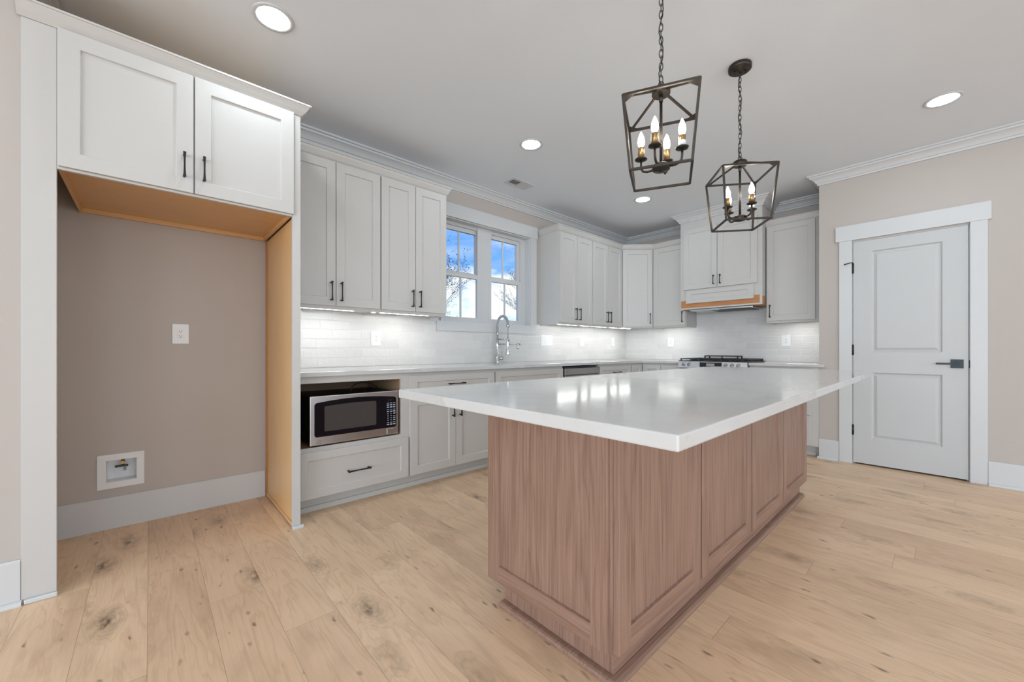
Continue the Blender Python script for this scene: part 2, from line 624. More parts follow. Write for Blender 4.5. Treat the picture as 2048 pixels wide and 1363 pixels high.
def box_obj(name, m, x0, x1, y0, y1, z0, z1, parent=None, bevel=0.0):
    return MB().box(x0, x1, y0, y1, z0, z1).build(name, m, parent, bevel)


def copy_tree(o, parent=None):
    c = o.copy()
    C.objects.link(c)
    if parent is not None:
        c.parent = parent
    for ch in list(o.children):
        copy_tree(ch, c)
    return c


def struct(o, label=None):
    o['kind'] = 'structure'
    if label:
        o['label'] = label
    return o


def wall_slab(name, m, axis, p0, p1, a0, a1, z0, z1, holes=()):
    """upright slab normal to axis (0 = x, 1 = y) between p0 and p1 with rectangular holes (a0, a1, z0, z1)"""
    A = sorted({a0, a1, *[h[0] for h in holes], *[h[1] for h in holes]})
    Z = sorted({z0, z1, *[h[2] for h in holes], *[h[3] for h in holes]})
    mb = MB()

    def pt(p, a, z):
        return (p, a, z) if axis == 0 else (a, p, z)

    def solid(i, j):
        if i < 0 or j < 0 or i >= len(A) - 1 or j >= len(Z) - 1:
            return False
        ca, cz = (A[i] + A[i + 1]) / 2, (Z[j] + Z[j + 1]) / 2
        return not any(h[0] < ca < h[1] and h[2] < cz < h[3] for h in holes)
    for i in range(len(A) - 1):
        for j in range(len(Z) - 1):
            if not solid(i, j):
                continue
            a, b, c, d_ = A[i], A[i + 1], Z[j], Z[j + 1]
            for p in (p0, p1):
                mb.face([pt(p, a, c), pt(p, b, c), pt(p, b, d_), pt(p, a, d_)])
            if not solid(i - 1, j):
                mb.face([pt(p0, a, c), pt(p1, a, c), pt(p1, a, d_), pt(p0, a, d_)])
            if not solid(i + 1, j):
                mb.face([pt(p0, b, c), pt(p1, b, c), pt(p1, b, d_), pt(p0, b, d_)])
            if not solid(i, j - 1):
                mb.face([pt(p0, a, c), pt(p1, a, c), pt(p1, b, c), pt(p0, b, c)])
            if not solid(i, j + 1):
                mb.face([pt(p0, a, d_), pt(p1, a, d_), pt(p1, b, d_), pt(p0, b, d_)])
    o = mb.build(name, m)
    bm = bmesh.new()
    bm.from_mesh(o.data)
    bmesh.ops.remove_doubles(bm, verts=bm.verts, dist=1e-5)
    bmesh.ops.recalc_face_normals(bm, faces=bm.faces)
    bm.to_mesh(o.data)
    bm.free()
    return struct(o)


def shaker(w, h, t=0.020, stile=0.062, rail=None, rec=0.009, mis=(0, 0, 0), x0=0.0, z0=0.0, y0=0.0):
    """shaker front: width x (local), height z, back at y0, face at y0 - t; mis = material slots of stile, rail, panel"""
    rail = stile if rail is None else rail
    mb = MB()
    xs = [x0, x0 + stile, x0 + w - stile, x0 + w]
    zs = [z0, z0 + rail, z0 + h - rail, z0 + h]
    yf, yp, yb = y0 - t, y0 - t + rec, y0
    s_ = 0.0025
    for i in range(3):
        for j in range(3):
            if i == 1 and j == 1:
                continue
            mi = mis[1] if i == 1 else mis[0]
            mb.face([(xs[i], yf, zs[j]), (xs[i + 1], yf, zs[j]), (xs[i + 1], yf, zs[j + 1]), (xs[i], yf, zs[j + 1])], mi)
    o = [(xs[1], zs[1]), (xs[2], zs[1]), (xs[2], zs[2]), (xs[1], zs[2])]
    q = [(xs[1] + s_, zs[1] + s_), (xs[2] - s_, zs[1] + s_), (xs[2] - s_, zs[2] - s_), (xs[1] + s_, zs[2] - s_)]
    for k in range(4):
        l = (k + 1) % 4
        mb.face([(o[k][0], yf, o[k][1]), (o[l][0], yf, o[l][1]), (q[l][0], yp, q[l][1]), (q[k][0], yp, q[k][1])], mis[0])
    mb.face([(a, yp, b) for a, b in q], mis[2])
    for j in range(3):
        for xx in (xs[0], xs[3]):
            mb.face([(xx, yf, zs[j]), (xx, yb, zs[j]), (xx, yb, zs[j + 1]), (xx, yf, zs[j + 1])], mis[0])
    for i in range(3):
        for zz in (zs[0], zs[3]):
            mb.face([(xs[i], yf, zz), (xs[i + 1], yf, zz), (xs[i + 1], yb, zz), (xs[i], yb, zz)], mis[1] if i == 1 else mis[0])
    mb.face([(xs[0], yb, zs[0]), (xs[3], yb, zs[0]), (xs[3], yb, zs[3]), (xs[0], yb, zs[3])], mis[0])
    return mb


def weld(o):
    bm = bmesh.new()
    bm.from_mesh(o.data)
    bmesh.ops.remove_doubles(bm, verts=bm.verts, dist=1e-5)
    bmesh.ops.recalc_face_normals(bm, faces=bm.faces)
    bm.to_mesh(o.data)
    bm.free()
    return o


def pull_mesh(L, horiz=False):
    """flared bar pull on two round posts, fixed at y = 0, bar about 3 cm proud"""
    mb = MB()
    sec = []
    for tt in (-0.5, -0.46, -0.38, -0.2, 0.0, 0.2, 0.38, 0.46, 0.5):
        a = abs(tt) * 2
        hw = 0.0036 + 0.0030 * a ** 3
        sec.append((tt * L, hw, 0.0036 + 0.0012 * a))
    b = len(mb.v)
    for z, hw, hd in sec:
        for sx, sy in ((-1, -1), (1, -1), (1, 1), (-1, 1)):
            p = (sx * hw, -0.030 + sy * hd, z)
            mb.v.append((p[2], p[1], p[0]) if horiz else p)
    for i in range(len(sec) - 1):
        for k in range(4):
            l = (k + 1) % 4
            mb.f.append([b + i * 4 + k, b + i * 4 + l, b + (i + 1) * 4 + l, b + (i + 1) * 4 + k])
            mb.mi.append(0); mb.sm.append(False)
    mb.f.append([b, b + 1, b + 2, b + 3]); mb.mi.append(0); mb.sm.append(False)
    e = b + (len(sec) - 1) * 4
    mb.f.append([e, e + 1, e + 2, e + 3]); mb.mi.append(0); mb.sm.append(False)
    for sg in (-1, 1):
        z = sg * (L / 2 - 0.009)
        pts = [(0, 0.0, z), (0, -0.006, z), (0, -0.028, z)]
        if horiz:
            pts = [(p[2], p[1], 0) for p in pts]
        mb.tube(pts, [0.0066, 0.0050, 0.0056], 10)
    return mb


def pull(parent, x, z, y, L=0.142, horiz=False):
    o = pull_mesh(L, horiz).build('pull', M['black'], parent, 0.0012, (x, y, z))
    return o


def door_part(parent, name, x0, x1, z0, z1, y=0.0, mats=None, stile=0.062, rail=None, mis=(0, 0, 0), t=0.020, handle=None, rec=0.009):
    """handle = (x, z, length, horizontal) in the thing's frame"""
    mb = shaker(x1 - x0, z1 - z0, t, stile, rail, rec, mis)
    o = weld(mb.build(name, mats or M['cab'], parent, 0.0016, (x0, y, z0)))
    if handle:
        hx, hz, L, hr = handle
        pull(o, hx - x0, hz - z0, -t, L, hr)
    return o

# ================================================================== the setting
YW, XR, XP, YP, ZC = 3.330, 5.4275, 4.837, 0.835, 2.750      # window wall, range wall, pantry wall, pantry corner, ceiling
XL, YL = -0.395, 2.600                                       # wall left of the fridge alcove
struct(box_obj('floor', M['floor'], FAR_X - 0.1, 5.60, REAR_Y - 0.1, YW + 0.16, -0.06, 0.0))
struct(box_obj('ceiling', M['ceil'], FAR_X - 0.1, 5.60, REAR_Y - 0.1, YW + 0.16, ZC, ZC + 0.1))
BOX = (-0.192, -0.056, 0.272, 0.403)                         # water box recess
WIN = (2.053, 3.333, 1.334, 2.376)
wall_slab('wall_back', M['wall'], 1, YW, YW + 0.16, XL, XR, 0, ZC, [WIN, BOX])
struct(box_obj('wall_range', M['wall'], XR, XR + 0.16, YP, YW + 0.16, 0, ZC))
wall_slab('wall_right', M['wall'], 0, XP, XP + 0.115, REAR_Y, YP, 0, ZC, [(-0.137, 0.593, 0.0, 2.062)])
struct(box_obj('wall_pantry', M['wall'], XP + 0.115, XR, YP - 0.115, YP, 0, ZC))
struct(box_obj('wall_left', M['wall'], FAR_X, XL, YL, YW + 0.16, 0, ZC))
wall_slab('wall_far', M['wall'], 0, FAR_X - 0.12, FAR_X, REAR_Y, YL, 0, ZC, [(-5.8, 1.8, 0.2, 2.5)])  # opening made up to let the added fill light in
wall_slab('wall_rear', M['wall'], 1, REAR_Y - 0.12, REAR_Y, FAR_X, XP, 0, ZC, [(xw - 0.95, xw + 0.95, 0.2, 2.5) for xw in REAR_W])  # openings likewise made up, for the rear fill lights
struct(box_obj('ground', M['grass'], -30, 60, YW + 0.2, 70, -0.9, -0.6))

CROWN = [(0, 2.655), (0.012, 2.655), (0.013, 2.671), (0.021, 2.674), (0.026, 2.684), (0.036, 2.699), (0.050, 2.712), (0.066, 2.720),
         (0.070, 2.731), (0.085, 2.734), (0.085, ZC - 0.001), (0, ZC - 0.001)]
struct(MB().sweep(CROWN, [(FAR_X, YL), (XL, YL), (XL, YW), (XR, YW), (XR, 2.282), (5.0, 2.282), (5.0, 1.367), (XR, 1.367), (XR, YP), (XP, YP), (XP, REAR_Y)], -1)
       .build('trim_1', M['trim']), 'white crown moulding running round the ceiling and over the hood')
BASE = [(0, 0.0), (0.014, 0.0), (0.014, 0.178), (0.008, 0.186), (0, 0.186)]
SHOE = [(0, 0.0), (0.019, 0.0), (0.019, 0.006), (0.016, 0.013), (0.009, 0.018), (0, 0.019)]


def shoe_at(d):
    return [(a + d, b) for a, b in SHOE]


struct(MB().sweep(BASE, [(XL, YW), (0.617, YW)], -1).build('baseboard_back', M['trim'], bevel=0.001))
o = struct(MB().sweep(BASE, [(FAR_X, YL), (XL + 0.0, YL)], -1).build('baseboard_left', M['trim'], bevel=0.001))
MB().sweep(shoe_at(0.014), [(FAR_X, YL), (XL + 0.004, YL)], -1).build('shoe_molding', M['trim'], o)
o = struct(MB().sweep(BASE, [(XP, YP), (XP, 0.682)], -1).build('baseboard_pantry', M['trim'], bevel=0.001))
MB().sweep(shoe_at(0.014), [(XP, YP + 0.012), (XP, 0.688)], -1).build('shoe_molding', M['trim'], o)
o = struct(MB().sweep(BASE, [(XP, -0.2245), (XP, REAR_Y)], -1).build('baseboard_right', M['trim'], bevel=0.001))
MB().sweep(shoe_at(0.014), [(XP, -0.2250), (XP, REAR_Y)], -1).build('shoe_molding', M['trim'], o)

# ------------------------------------------------------------------ pantry door (faces -x)
D = empty('door_1', (XP, 0.580, 0), R(-90))
struct(D, 'white two panel interior door with black lever in a white craftsman casing')
dw, dz0, dz1 = 0.704, 0.014, 2.052
mb = MB()
xs = [0, 0.127, 0.563, dw]
zs = [dz0, 0.246, 0.8475, 1.033, 1.951, dz1]
for i in range(3):
    for j in range(5):
        if i == 1 and j in (1, 3):
            a, b_, c, e = xs[1], xs[2], zs[j], zs[j + 1]
            rings = [(0, 0.0), (0.010, 0.0110), (0.016, 0.0115), (0.038, 0.0030)]
            pr = None
            for ins, dep in rings:
                cur = [(a + ins, dep, c + ins), (b_ - ins, dep, c + ins), (b_ - ins, dep, e - ins), (a + ins, dep, e - ins)]
                if pr:
                    for k in range(4):
                        l = (k + 1) % 4
                        mb.face([pr[k], pr[l], cur[l], cur[k]])
                pr = cur
            mb.face(pr)
        else:
            mb.face([(xs[i], 0, zs[j]), (xs[i + 1], 0, zs[j]), (xs[i + 1], 0, zs[j + 1]), (xs[i], 0, zs[j + 1])])
for j in range(5):
    for xx in (xs[0], xs[3]):
        mb.face([(xx, 0, zs[j]), (xx, 0.035, zs[j]), (xx, 0.035, zs[j + 1]), (xx, 0, zs[j + 1])])
for i in range(3):
    for zz in (dz0, dz1):
        mb.face([(xs[i], 0, zz), (xs[i + 1], 0, zz), (xs[i + 1], 0.035, zz), (xs[i], 0.035, zz)])
mb.face([(0, 0.035, dz0), (dw, 0.035, dz0), (dw, 0.035, dz1), (0, 0.035, dz1)])
slab = weld(mb.build('slab', M['door'], D, 0, (0, -0.004, 0)))
# jamb and casing
mb = MB()
mb.box(-0.012, -0.004, 0.001, 0.114, 0, 2.060).box(dw + 0.004, dw + 0.012, 0.001, 0.114, 0, 2.060).box(-0.012, dw + 0.012, 0.001, 0.114, 2.055, 2.0615)
mb.box(-0.004, 0.008, 0.036, 0.060, 0, 2.055).box(dw - 0.008, dw + 0.004, 0.036, 0.060, 0, 2.055).box(-0.004, dw + 0.004, 0.036, 0.06, 2.043, 2.055)
mb.build('jamb', M['trim'], D)
mb = MB()
mb.box(-0.100, -0.0085, -0.018, 0, 0, 2.0715).box(dw + 0.0085, dw + 0.0985, -0.018, 0, 0, 2.0715)
mb.build('side_casing', M['trim'], D, 0.001)
box_obj('head_casing', M['trim'], -0.127, dw + 0.117, -0.021, 0, 2.072, 2.213, D, 0.001)
box_obj('closet_shade', M['dark'], -0.004, dw + 0.004, 0.10, 0.112, 0.001, 2.055, D)  # flat dark sheet; the shade behind the door is its colour
hx, hz = 0.6435, 0.941
hd = box_obj('handle', M['bluegrey'], hx - 0.035, hx + 0.035, -0.013, -0.004, hz - 0.051 + 0.016, hz + 0.035, D, 0.001)
mb = MB()
mb.tube([(hx + 0.002, -0.012, hz), (hx + 0.002, -0.050, hz)], 0.010, 14)
mb.box(hx - 0.118, hx + 0.010, -0.056, -0.046, hz - 0.0075, hz + 0.0075)
mb.build('lever', M['bluegrey'], hd, 0.001)
box_obj('latch', M['bluegrey'], dw + 0.002, dw + 0.010, -0.006, 0.0, hz - 0.032, hz + 0.030, D, 0.002)
for zz in (1.812, 1.054, 0.314):
    mb = MB().tube([(-0.003, -0.010, zz - 0.048), (-0.003, -0.010, zz + 0.048)], 0.0068, 10)
    mb.box(-0.010, 0.006, -0.008, -0.001, zz - 0.045, zz + 0.045)
    h = mb.build('hinge', M['black'], D)
    if zz > 1.5:
        q = MB().tube([(-0.003, -0.010, zz + 0.05), (-0.018, -0.030, zz + 0.050), (-0.045, -0.046, zz + 0.040), (-0.058, -0.050, zz + 0.036)], [0.004, 0.004, 0.004, 0.009], 8)
        q.build('door_stop', M['black'], h)

# ------------------------------------------------------------------ kitchen window
Wn = empty('window_1', (0, YW, 0))
struct(Wn, 'white double hung window pair above the sink')
x0, x1, z0, z1 = WIN
box_obj('head_casing', M['trim'], x0 - 0.110, x1 + 0.113, -0.022, 0, z1, 2.513, Wn, 0.001)
box_obj('side_casing', M['trim'], x0 - 0.09, x0, -0.018, 0, z0, z1, Wn, 0.001)
box_obj('side_casing', M['trim'], x1, x1 + 0.096, -0.018, 0, 1.2395, z1, Wn, 0.001)
box_obj('bottom_casing', M['trim'], 2.046, x1, -0.018, 0, 1.2395, z0, Wn, 0.001)
mb = MB()
mb.box(x0, x0 + 0.010, 0.001, 0.155, z0, z1).box(x1 - 0.010, x1, 0.001, 0.155, z0, z1)
mb.box(x0 + 0.010, x1 - 0.010, 0.001, 0.155, z1 - 0.010, z1).box(x0 + 0.010, x1 - 0.010, 0.001, 0.155, z0, z0 + 0.008)
mb.build('jamb', M['trim'], Wn)
mb = MB()
for ux in (2.1365, 2.745):
    a, b_ = ux, ux + 0.5035
    mb.box(a - 0.075 if ux < 2.5 else a - 0.050, a, 0.075, 0.150, z0 + 0.008, z1 - 0.010)
    mb.box(b_, b_ + 0.075 if ux > 2.5 else b_ + 0.050, 0.075, 0.150, z0 + 0.008, z1 - 0.010)
    mb.box(a, b_, 0.075, 0.150, 2.335, z1 - 0.010)
mb.box(2.600, 2.790, 0.060, 0.085, z0 + 0.008, z1 - 0.010)
mb.build('frame', M['trim'], Wn, 0.0015)
for ux in (2.1365, 2.745):
    for up in (True, False):
        gx0, gx1 = ux + 0.042, ux + (0.462 if up else 0.454)
        gz0, gz1 = (1.870, 2.292) if up else (1.392, 1.806)
        yy = 0.112 if up else 0.072
        zb, zt = (1.832, 2.335) if up else (1.343, 1.850)
        sm_ = MB()
        sm_.box(ux, gx0, yy - 0.016, yy + 0.016, zb, zt).box(gx1, ux + 0.5035, yy - 0.016, yy + 0.016, zb, zt)
        sm_.box(gx0, gx1, yy - 0.016, yy + 0.016, zb, gz0).box(gx0, gx1, yy - 0.016, yy + 0.016, gz1, zt)
        sash = sm_.build('upper_sash' if up else 'lower_sash', M['trim'], Wn, 0.002)
        mx = (gx0 + gx1) / 2
        box_obj('muntin', M['trim'], mx - 0.0085, mx + 0.0085, yy - 0.006, yy + 0.006, gz0, gz1, sash)
        box_obj('pane', M['glass'], gx0, gx1, yy - 0.002, yy + 0.002, gz0, gz1, sash)

# ------------------------------------------------------------------ tiled backsplash
mb = MB()
for a, b_, c, e in ((0.664, 2.044, 0.9145, 1.3615), (2.044, 3.431, 0.9145, 1.2385), (3.431, XR - 0.008, 0.9145, 1.3615)):
    mb.box(a, b_, YW - 0.008, YW - 0.0005, c, e)
tag(mb.build('tile_backsplash', M['tile_x']), 'glossy off-white tile backsplash running behind the sink and faucet', 'backsplash')
mb = MB()
mb.box(XR - 0.008, XR - 0.0005, 2.257, YW - 0.0005, 0.9145, 1.3615).box(XR - 0.008, XR - 0.0005, 1.367, 2.257, 0.90, 1.56).box(XR - 0.008, XR - 0.0005, YP + 0.001, 1.367, 0.9145, 1.3615)
tag(mb.build('tile_backsplash', M['tile_y']), 'glossy off-white tile backsplash rising behind the range up to the hood', 'backsplash')

# ================================================================== cabinets
ZU0, ZU1 = 1.350, 2.4345          # wall cabinet boxes
DU0, DU1 = 1.375, 2.426           # wall cabinet doors
CB = M['cab']


def cab(name, x, y, rz, label, group=None):
    return empty(name, (x, y, 0), rz, label, 'cabinet', group)


def wall_cab_body(t, w_, d_, z0=ZU0, z1=ZU1, name='body'):
    """box with a bottom recessed 2.5 cm behind the face frame"""
    mb = MB()
    mb.box(0, w_, 0, 0.019, z0, z1)
    mb.box(0, w_, 0.019, d_, z0 + 0.012, z1)
    mb.box(0, 0.015, 0.019, d_ - 0.009, z0, z0 + 0.012).box(w_ - 0.015, w_, 0.019, d_ - 0.009, z0, z0 + 0.012)
    return mb.build(name, CB, t)


YU, XU = YW - 0.305 - 0.001, XR - 0.305 - 0.001
# -- over the fridge alcove
FY = 2.588
t = cab('refrigerator_cabinet', -0.2955, FY, 0, 'deep white two-door cabinet over the empty fridge alcove with raw wood underside')
fw = 0.913
box_obj('face_frame', CB, 0, fw, 0, 0.020, 1.837, 2.4445, t, 0.001)
mb = MB()
mb.box(0.001, fw - 0.001, 0.0205, YW - FY - 0.002, 1.862, 2.440)
mb.box(0.001, 0.014, 0.0205, YW - FY - 0.002, 1.838, 1.862).box(fw - 0.014, fw - 0.001, 0.0205, YW - FY - 0.002, 1.838, 1.862)
mb.box(0.014, fw - 0.014, YW - FY - 0.022, YW - FY - 0.002, 1.838, 1.862)
mb.build('carcass', M['ply_x'], t)
door_part(t, 'door', 0.005, 0.4595, 1.847, 2.4405, stile=0.0655, rail=0.067, handle=(0.4235, 1.9745, 0.122, False))
door_part(t, 'door', 0.4655, 0.918, 1.847, 2.4405, stile=0.0655, rail=0.067, handle=(0.5015, 1.9745, 0.122, False))
CABCROWN = [(0, 2.441), (0.004, 2.441), (0.022, 2.462), (0.040, 2.487), (0.042, 2.491), (0.048, 2.492), (0.048, 2.501), (0, 2.501)]
tag(MB().sweep(CABCROWN, [(-0.405, FY), (0.6625, FY), (0.6625, 2.976)], -1).build('cabinet_crown', CB),
    'white cabinet crown moulding capping the fridge alcove surround', 'moulding')
# -- left filler stile
t = empty('filler_panel', (-0.3945, FY, 0), 0, 'narrow tall white filler board at left side of the fridge alcove', 'panel')
MB().box(0, 0.0985, 0.0, 0.019, 0.0, 2.4405).build('board', CB, t, 0.001)
MB().box(0.010, 0.103, -0.0175, -0.0005, 0.0, 0.019).build('shoe_molding', M['trim'], t, 0.004)
# -- right end panel
t = empty('end_panel', (0.6185, FY, 0), 0, 'tall white end panel with raw wood inner face right of the fridge alcove', 'panel')
MB().box(0, 0.0440, 0, 0.019, 0, 2.4405).build('front_stile', CB, t, 0.001)
MB().box(0.026, 0.0440, 0.0195, 0.7415, 0.0, 2.4405).build('side_panel', CB, t)
MB().box(0.0085, 0.0255, 0.0195, 0.740, 0.012, 1.836).build('inner_panel', M['ply'], t)
MB().box(-0.0005, 0.0080, 0.715, 0.7250, 0.016, 1.836).build('cleat', M['cherry_y'], t)
MB().box(0.002, 0.0080, 0.020, 0.700, 0.010, 0.030).build('bottom_cleat', M['ply_x'], t)
MB().box(-0.001, 0.060, -0.0185, -0.0005, 0, 0.019).build('shoe_molding', M['trim'], t, 0.004)

# -- wall cabinets left of the window
WG = 'wall cabinets in white shaker style'
t = cab('wall_cabinet', 0.664, YU, 0, 'tall white two-door wall cabinet beside the fridge end panel, above the microwave', WG)
wall_cab_body(t, 0.682, 0.305)
door_part(t, 'door', 0.004, 0.3395, DU0, DU1, handle=(0.3065, 1.480, 0.142, False))
door_part(t, 'door', 0.3435, 0.678, DU0, DU1, handle=(0.3765, 1.480, 0.142, False))
t = cab('wall_cabinet', 1.347, YU, 0, 'tall white two-door wall cabinet whose right side touches the window', WG)
wall_cab_body(t, 0.611, 0.305)
door_part(t, 'door', 0.005, 0.302, DU0, DU1, handle=(0.270, 1.480, 0.142, False))
door_part(t, 'door', 0.306, 0.607, DU0, DU1, handle=(0.340, 1.480, 0.142, False))
UCROWN = [(0, 2.430), (0.004, 2.430), (0.014, 2.442), (0.030, 2.472), (0.033, 2.486), (0.040, 2.488), (0.040, 2.497), (0, 2.497)]
tag(MB().sweep(UCROWN, [(0.664, YU), (1.958, YU), (1.958, YW - 0.001)], -1).build('cabinet_crown', CB),
    'white crown moulding on the two wall cabinets left of the window', 'moulding')

# -- wall cabinets right of the window
t = cab('wall_cabinet', 3.489, YU, 0, 'white two-door wall cabinet nearest the window on its right side', WG)
wall_cab_body(t, 0.660, 0.305)
door_part(t, 'door', 0.018, 0.325, DU0, DU1, handle=(0.290, 1.481, 0.142, False))
door_part(t, 'door', 0.329, 0.637, DU0, DU1, handle=(0.364, 1.481, 0.142, False))
t = cab('wall_cabinet', 4.150, YU, 0, 'white two-door wall cabinet between the window-side cabinet and the angled corner cabinet', WG)
wall_cab_body(t, 0.6665, 0.305)
door_part(t, 'door', -0.016, 0.312, DU0, DU1, handle=(0.279, 1.481, 0.142, False))
door_part(t, 'door', 0.316, 0.648, DU0, DU1, handle=(0.352, 1.481, 0.142, False))
# -- diagonal corner
cx, cy = XR - 0.610, YW - 0.610
t = cab('corner_cabinet', cx, YU, R(-45), 'white single-door wall cabinet set diagonally across the room corner', WG)
mb = MB()
for zz0, zz1, off in ((ZU0, ZU1, 0.0),):
    poly = [(cx, YU), (XU, cy), (XR - 0.002, cy), (XR - 0.002, YW - 0.002), (cx, YW - 0.002)]
    loc = [((p[0] - cx) * math.cos(R(45)) - (p[1] - YU) * math.sin(R(45)), (p[0] - cx) * math.sin(R(45)) + (p[1] - YU) * math.cos(R(45))) for p in poly]
    mb.prism(loc, 2, zz0 + 0.012, zz1)
mb.build('body', CB, t)
dgw = math.hypot(XU - cx, cy - YU)
door_part(t, 'door', 0.014, dgw - 0.016, DU0, DU1, handle=(dgw - 0.050, 1.481, 0.142, False))
# -- range wall, left of hood
t = cab('wall_cabinet', XU, cy - 0.001, R(-90), 'white single-door wall cabinet left of the range hood cabinet', WG)
wall_cab_body(t, 0.458, 0.305)
door_part(t, 'door', 0.014, 0.451, DU0, DU1, handle=(0.420, 1.481, 0.142, False))
tag(MB().sweep(UCROWN, [(3.489, YW - 0.001), (3.489, YU), (cx, YU), (XU, cy), (XU, 2.284)], -1).build('cabinet_crown', CB),
    'white crown moulding turning the room corner over the wall cabinets', 'moulding')
# -- right of hood
t = cab('wall_cabinet', XU, 1.360, R(-90), 'white single-door wall cabinet right of the hood beside the pantry corner', WG)
wall_cab_body(t, 0.524, 0.305)
door_part(t, 'door', 0.008, 0.447, DU0, DU1, handle=(0.043, 1.481, 0.142, False))
tag(MB().sweep([(a * 0.6, b) for a, b in UCROWN], [(XU, 1.365), (XU, YP + 0.001)], -1).build('cabinet_crown', CB),
    'short white crown moulding on the cabinet beside the pantry corner', 'moulding')

# -- hood cabinet
t = cab('hood_cabinet', 5.0, 2.282, R(-90), 'white two-door cabinet stepping forward over the range with bare wood band along its base')
hw = 0.915
mb = MB()
mb.box(0, hw, 0, 0.090, 1.560, 2.70).box(0.030, hw, 0.090, 0.4185, 1.560, 2.70)
mb.build('body', CB, t, 0.001)
door_part(t, 'door', 0.046, 0.4455, 1.803, 2.560, handle=(0.412, 1.8915, 0.112, False))
door_part(t, 'door', 0.4505, 0.868, 1.803, 2.560, handle=(0.486, 1.8915, 0.112, False))
door_part(t, 'front_panel', 0.078, 0.834, 1.631, 1.790, rail=0.050)
MB().box(0.010, 0.890, -0.0015, 0.0, 1.578, 1.668).build('wood_band', M['cherry'], t)
MB().box(hw, hw + 0.0012, 0.002, 0.104, 1.560, 1.655).build('side_wood_band', M['cherry'], t)
for a, b_ in ((0.006, 0.030), (hw - 0.100, hw)):
    MB().box(a, b_, 0.004, 0.415, 1.5575, 1.5598).build('wood_underside', M['cherry_y'], t)
h = empty('range_hood', (5.0, 2.282, 0), R(-90), 'stainless hood insert with lamp and dark filter set under the hood cabinet', 'range hood')
MB().box(0.110, 0.810, 0.030, 0.400, 1.536, 1.5565).build('housing', M['steel'], h, 0.003)
MB().box(0.35, 0.790, 0.060, 0.330, 1.531, 1.5358).build('filter', M['black'], h)
MB().box(0.14, 0.32, 0.060, 0.160, 1.531, 1.5358).build('lamp_lens', M['lens_off'], h, 0.003)
mb = MB()
for k in range(6):
    mb.lathe([(0.006, 1.528), (0.007, 1.5358)], (0.335 + k * 0.022, 0.040, 0), 10)
mb.build('button', M['steel'], h)

# ================================================================== base cabinets
YB, XB = YW - 0.610, XR - 0.610         # face frame planes
BZ0, BZ1 = 0.105, 0.8835


def base_body(t, w_, d_=0.608, hole=None):
    mb = MB()
    if hole is None:
        mb.box(0, w_, 0, d_, BZ0, BZ1)
        return mb.build('body', CB, t)
    hx0, hx1, hz0, hz1 = hole
    mb.box(0, w_, 0, d_, BZ0, hz0 - 0.018).box(0, hx0, 0, 0.02, hz0 - 0.018, BZ1).box(hx1, w_, 0, 0.02, hz0 - 0.018, BZ1).box(hx0, hx1, 0, 0.02, hz1, BZ1)
    mb.box(hx0, hx1, 0, 0.02, hz0 - 0.018, hz0)
    mb.box(0, hx0 - 0.004, 0.02, d_, hz0 - 0.018, BZ1).box(hx1 + 0.004, w_, 0.02, d_, hz0 - 0.018, BZ1)
    o_ = mb.build('body', CB, t)
    q = MB()
    q.box(hx0 - 0.004, hx0 - 0.0005, 0.021, d_ - 0.003, hz0 - 0.012, BZ1 - 0.002).box(hx1 + 0.0005, hx1 + 0.0035, 0.021, d_ - 0.003, hz0 - 0.012, BZ1 - 0.002)
    q.box(hx0, hx1, d_ - 0.012, d_ - 0.003, hz0 - 0.012, BZ1 - 0.002).box(hx0, hx1, 0.021, d_ - 0.012, hz0 - 0.016, hz0 - 0.001).box(hx0, hx1, 0.021, d_ - 0.012, BZ1 - 0.012, BZ1 - 0.002)
    q.build('lining', M['brownwood'], t)
    return o_


BG = 'base cabinets in white shaker style'
t = cab('microwave_cabinet', 0.664, YB, 0, 'white base cabinet with open microwave niche over one wide drawer', BG)
base_body(t, 0.769, hole=(0.022, 0.7075, 0.431, 0.840))
door_part(t, 'drawer', 0.012, 0.760, 0.112, 0.404, stile=0.058, rail=0.052, handle=(0.3865, 0.2445, 0.155, True))
t = cab('base_cabinet', 1.4335, YB, 0, 'white base cabinet with one drawer over two doors right of the microwave', BG)
base_body(t, 0.833)
door_part(t, 'drawer', 0.006, 0.826, 0.705, 0.858, stile=0.062, rail=0.050, handle=(0.416, 0.783, 0.155, True))
door_part(t, 'door', 0.006, 0.4135, 0.112, 0.694, handle=(0.380, 0.586, 0.142, False))
door_part(t, 'door', 0.4175, 0.826, 0.112, 0.694, handle=(0.452, 0.586, 0.142, False))
t = cab('sink_cabinet', 2.2675, YB, 0, 'white sink base cabinet with plain false front below the faucet', BG)
base_body(t, 0.936)
door_part(t, 'false_front', 0.008, 0.926, 0.705, 0.858, rail=0.050)
door_part(t, 'door', 0.008, 0.465, 0.112, 0.694, handle=(0.431, 0.586, 0.142, False))
door_part(t, 'door', 0.469, 0.926, 0.112, 0.694, handle=(0.503, 0.586, 0.142, False))
t = cab('drawer_cabinet', 3.8405, YB, 0, 'white base cabinet with drawer pull right of the dishwasher', BG)
base_body(t, 0.695)
door_part(t, 'drawer', 0.006, 0.680, 0.705, 0.858, rail=0.050, handle=(0.343, 0.783, 0.155, True))
door_part(t, 'door', 0.006, 0.680, 0.112, 0.694)
t = cab('corner_base_cabinet', 4.536, YB, 0, 'white blind corner base cabinet behind the far end of the island', BG)
mb = MB()
mb.box(0, XR - 0.002 - 4.536, 0, 0.608, BZ0, BZ1)
mb.build('body', CB, t)
door_part(t, 'false_front', 0.006, 0.255, 0.705, 0.858, rail=0.050)
t = cab('base_cabinet', XB, YB - 0.001, R(-90), 'white base cabinet between the room corner and the range', BG)
base_body(t, 0.514)
door_part(t, 'drawer', 0.024, 0.270, 0.705, 0.858, rail=0.050)
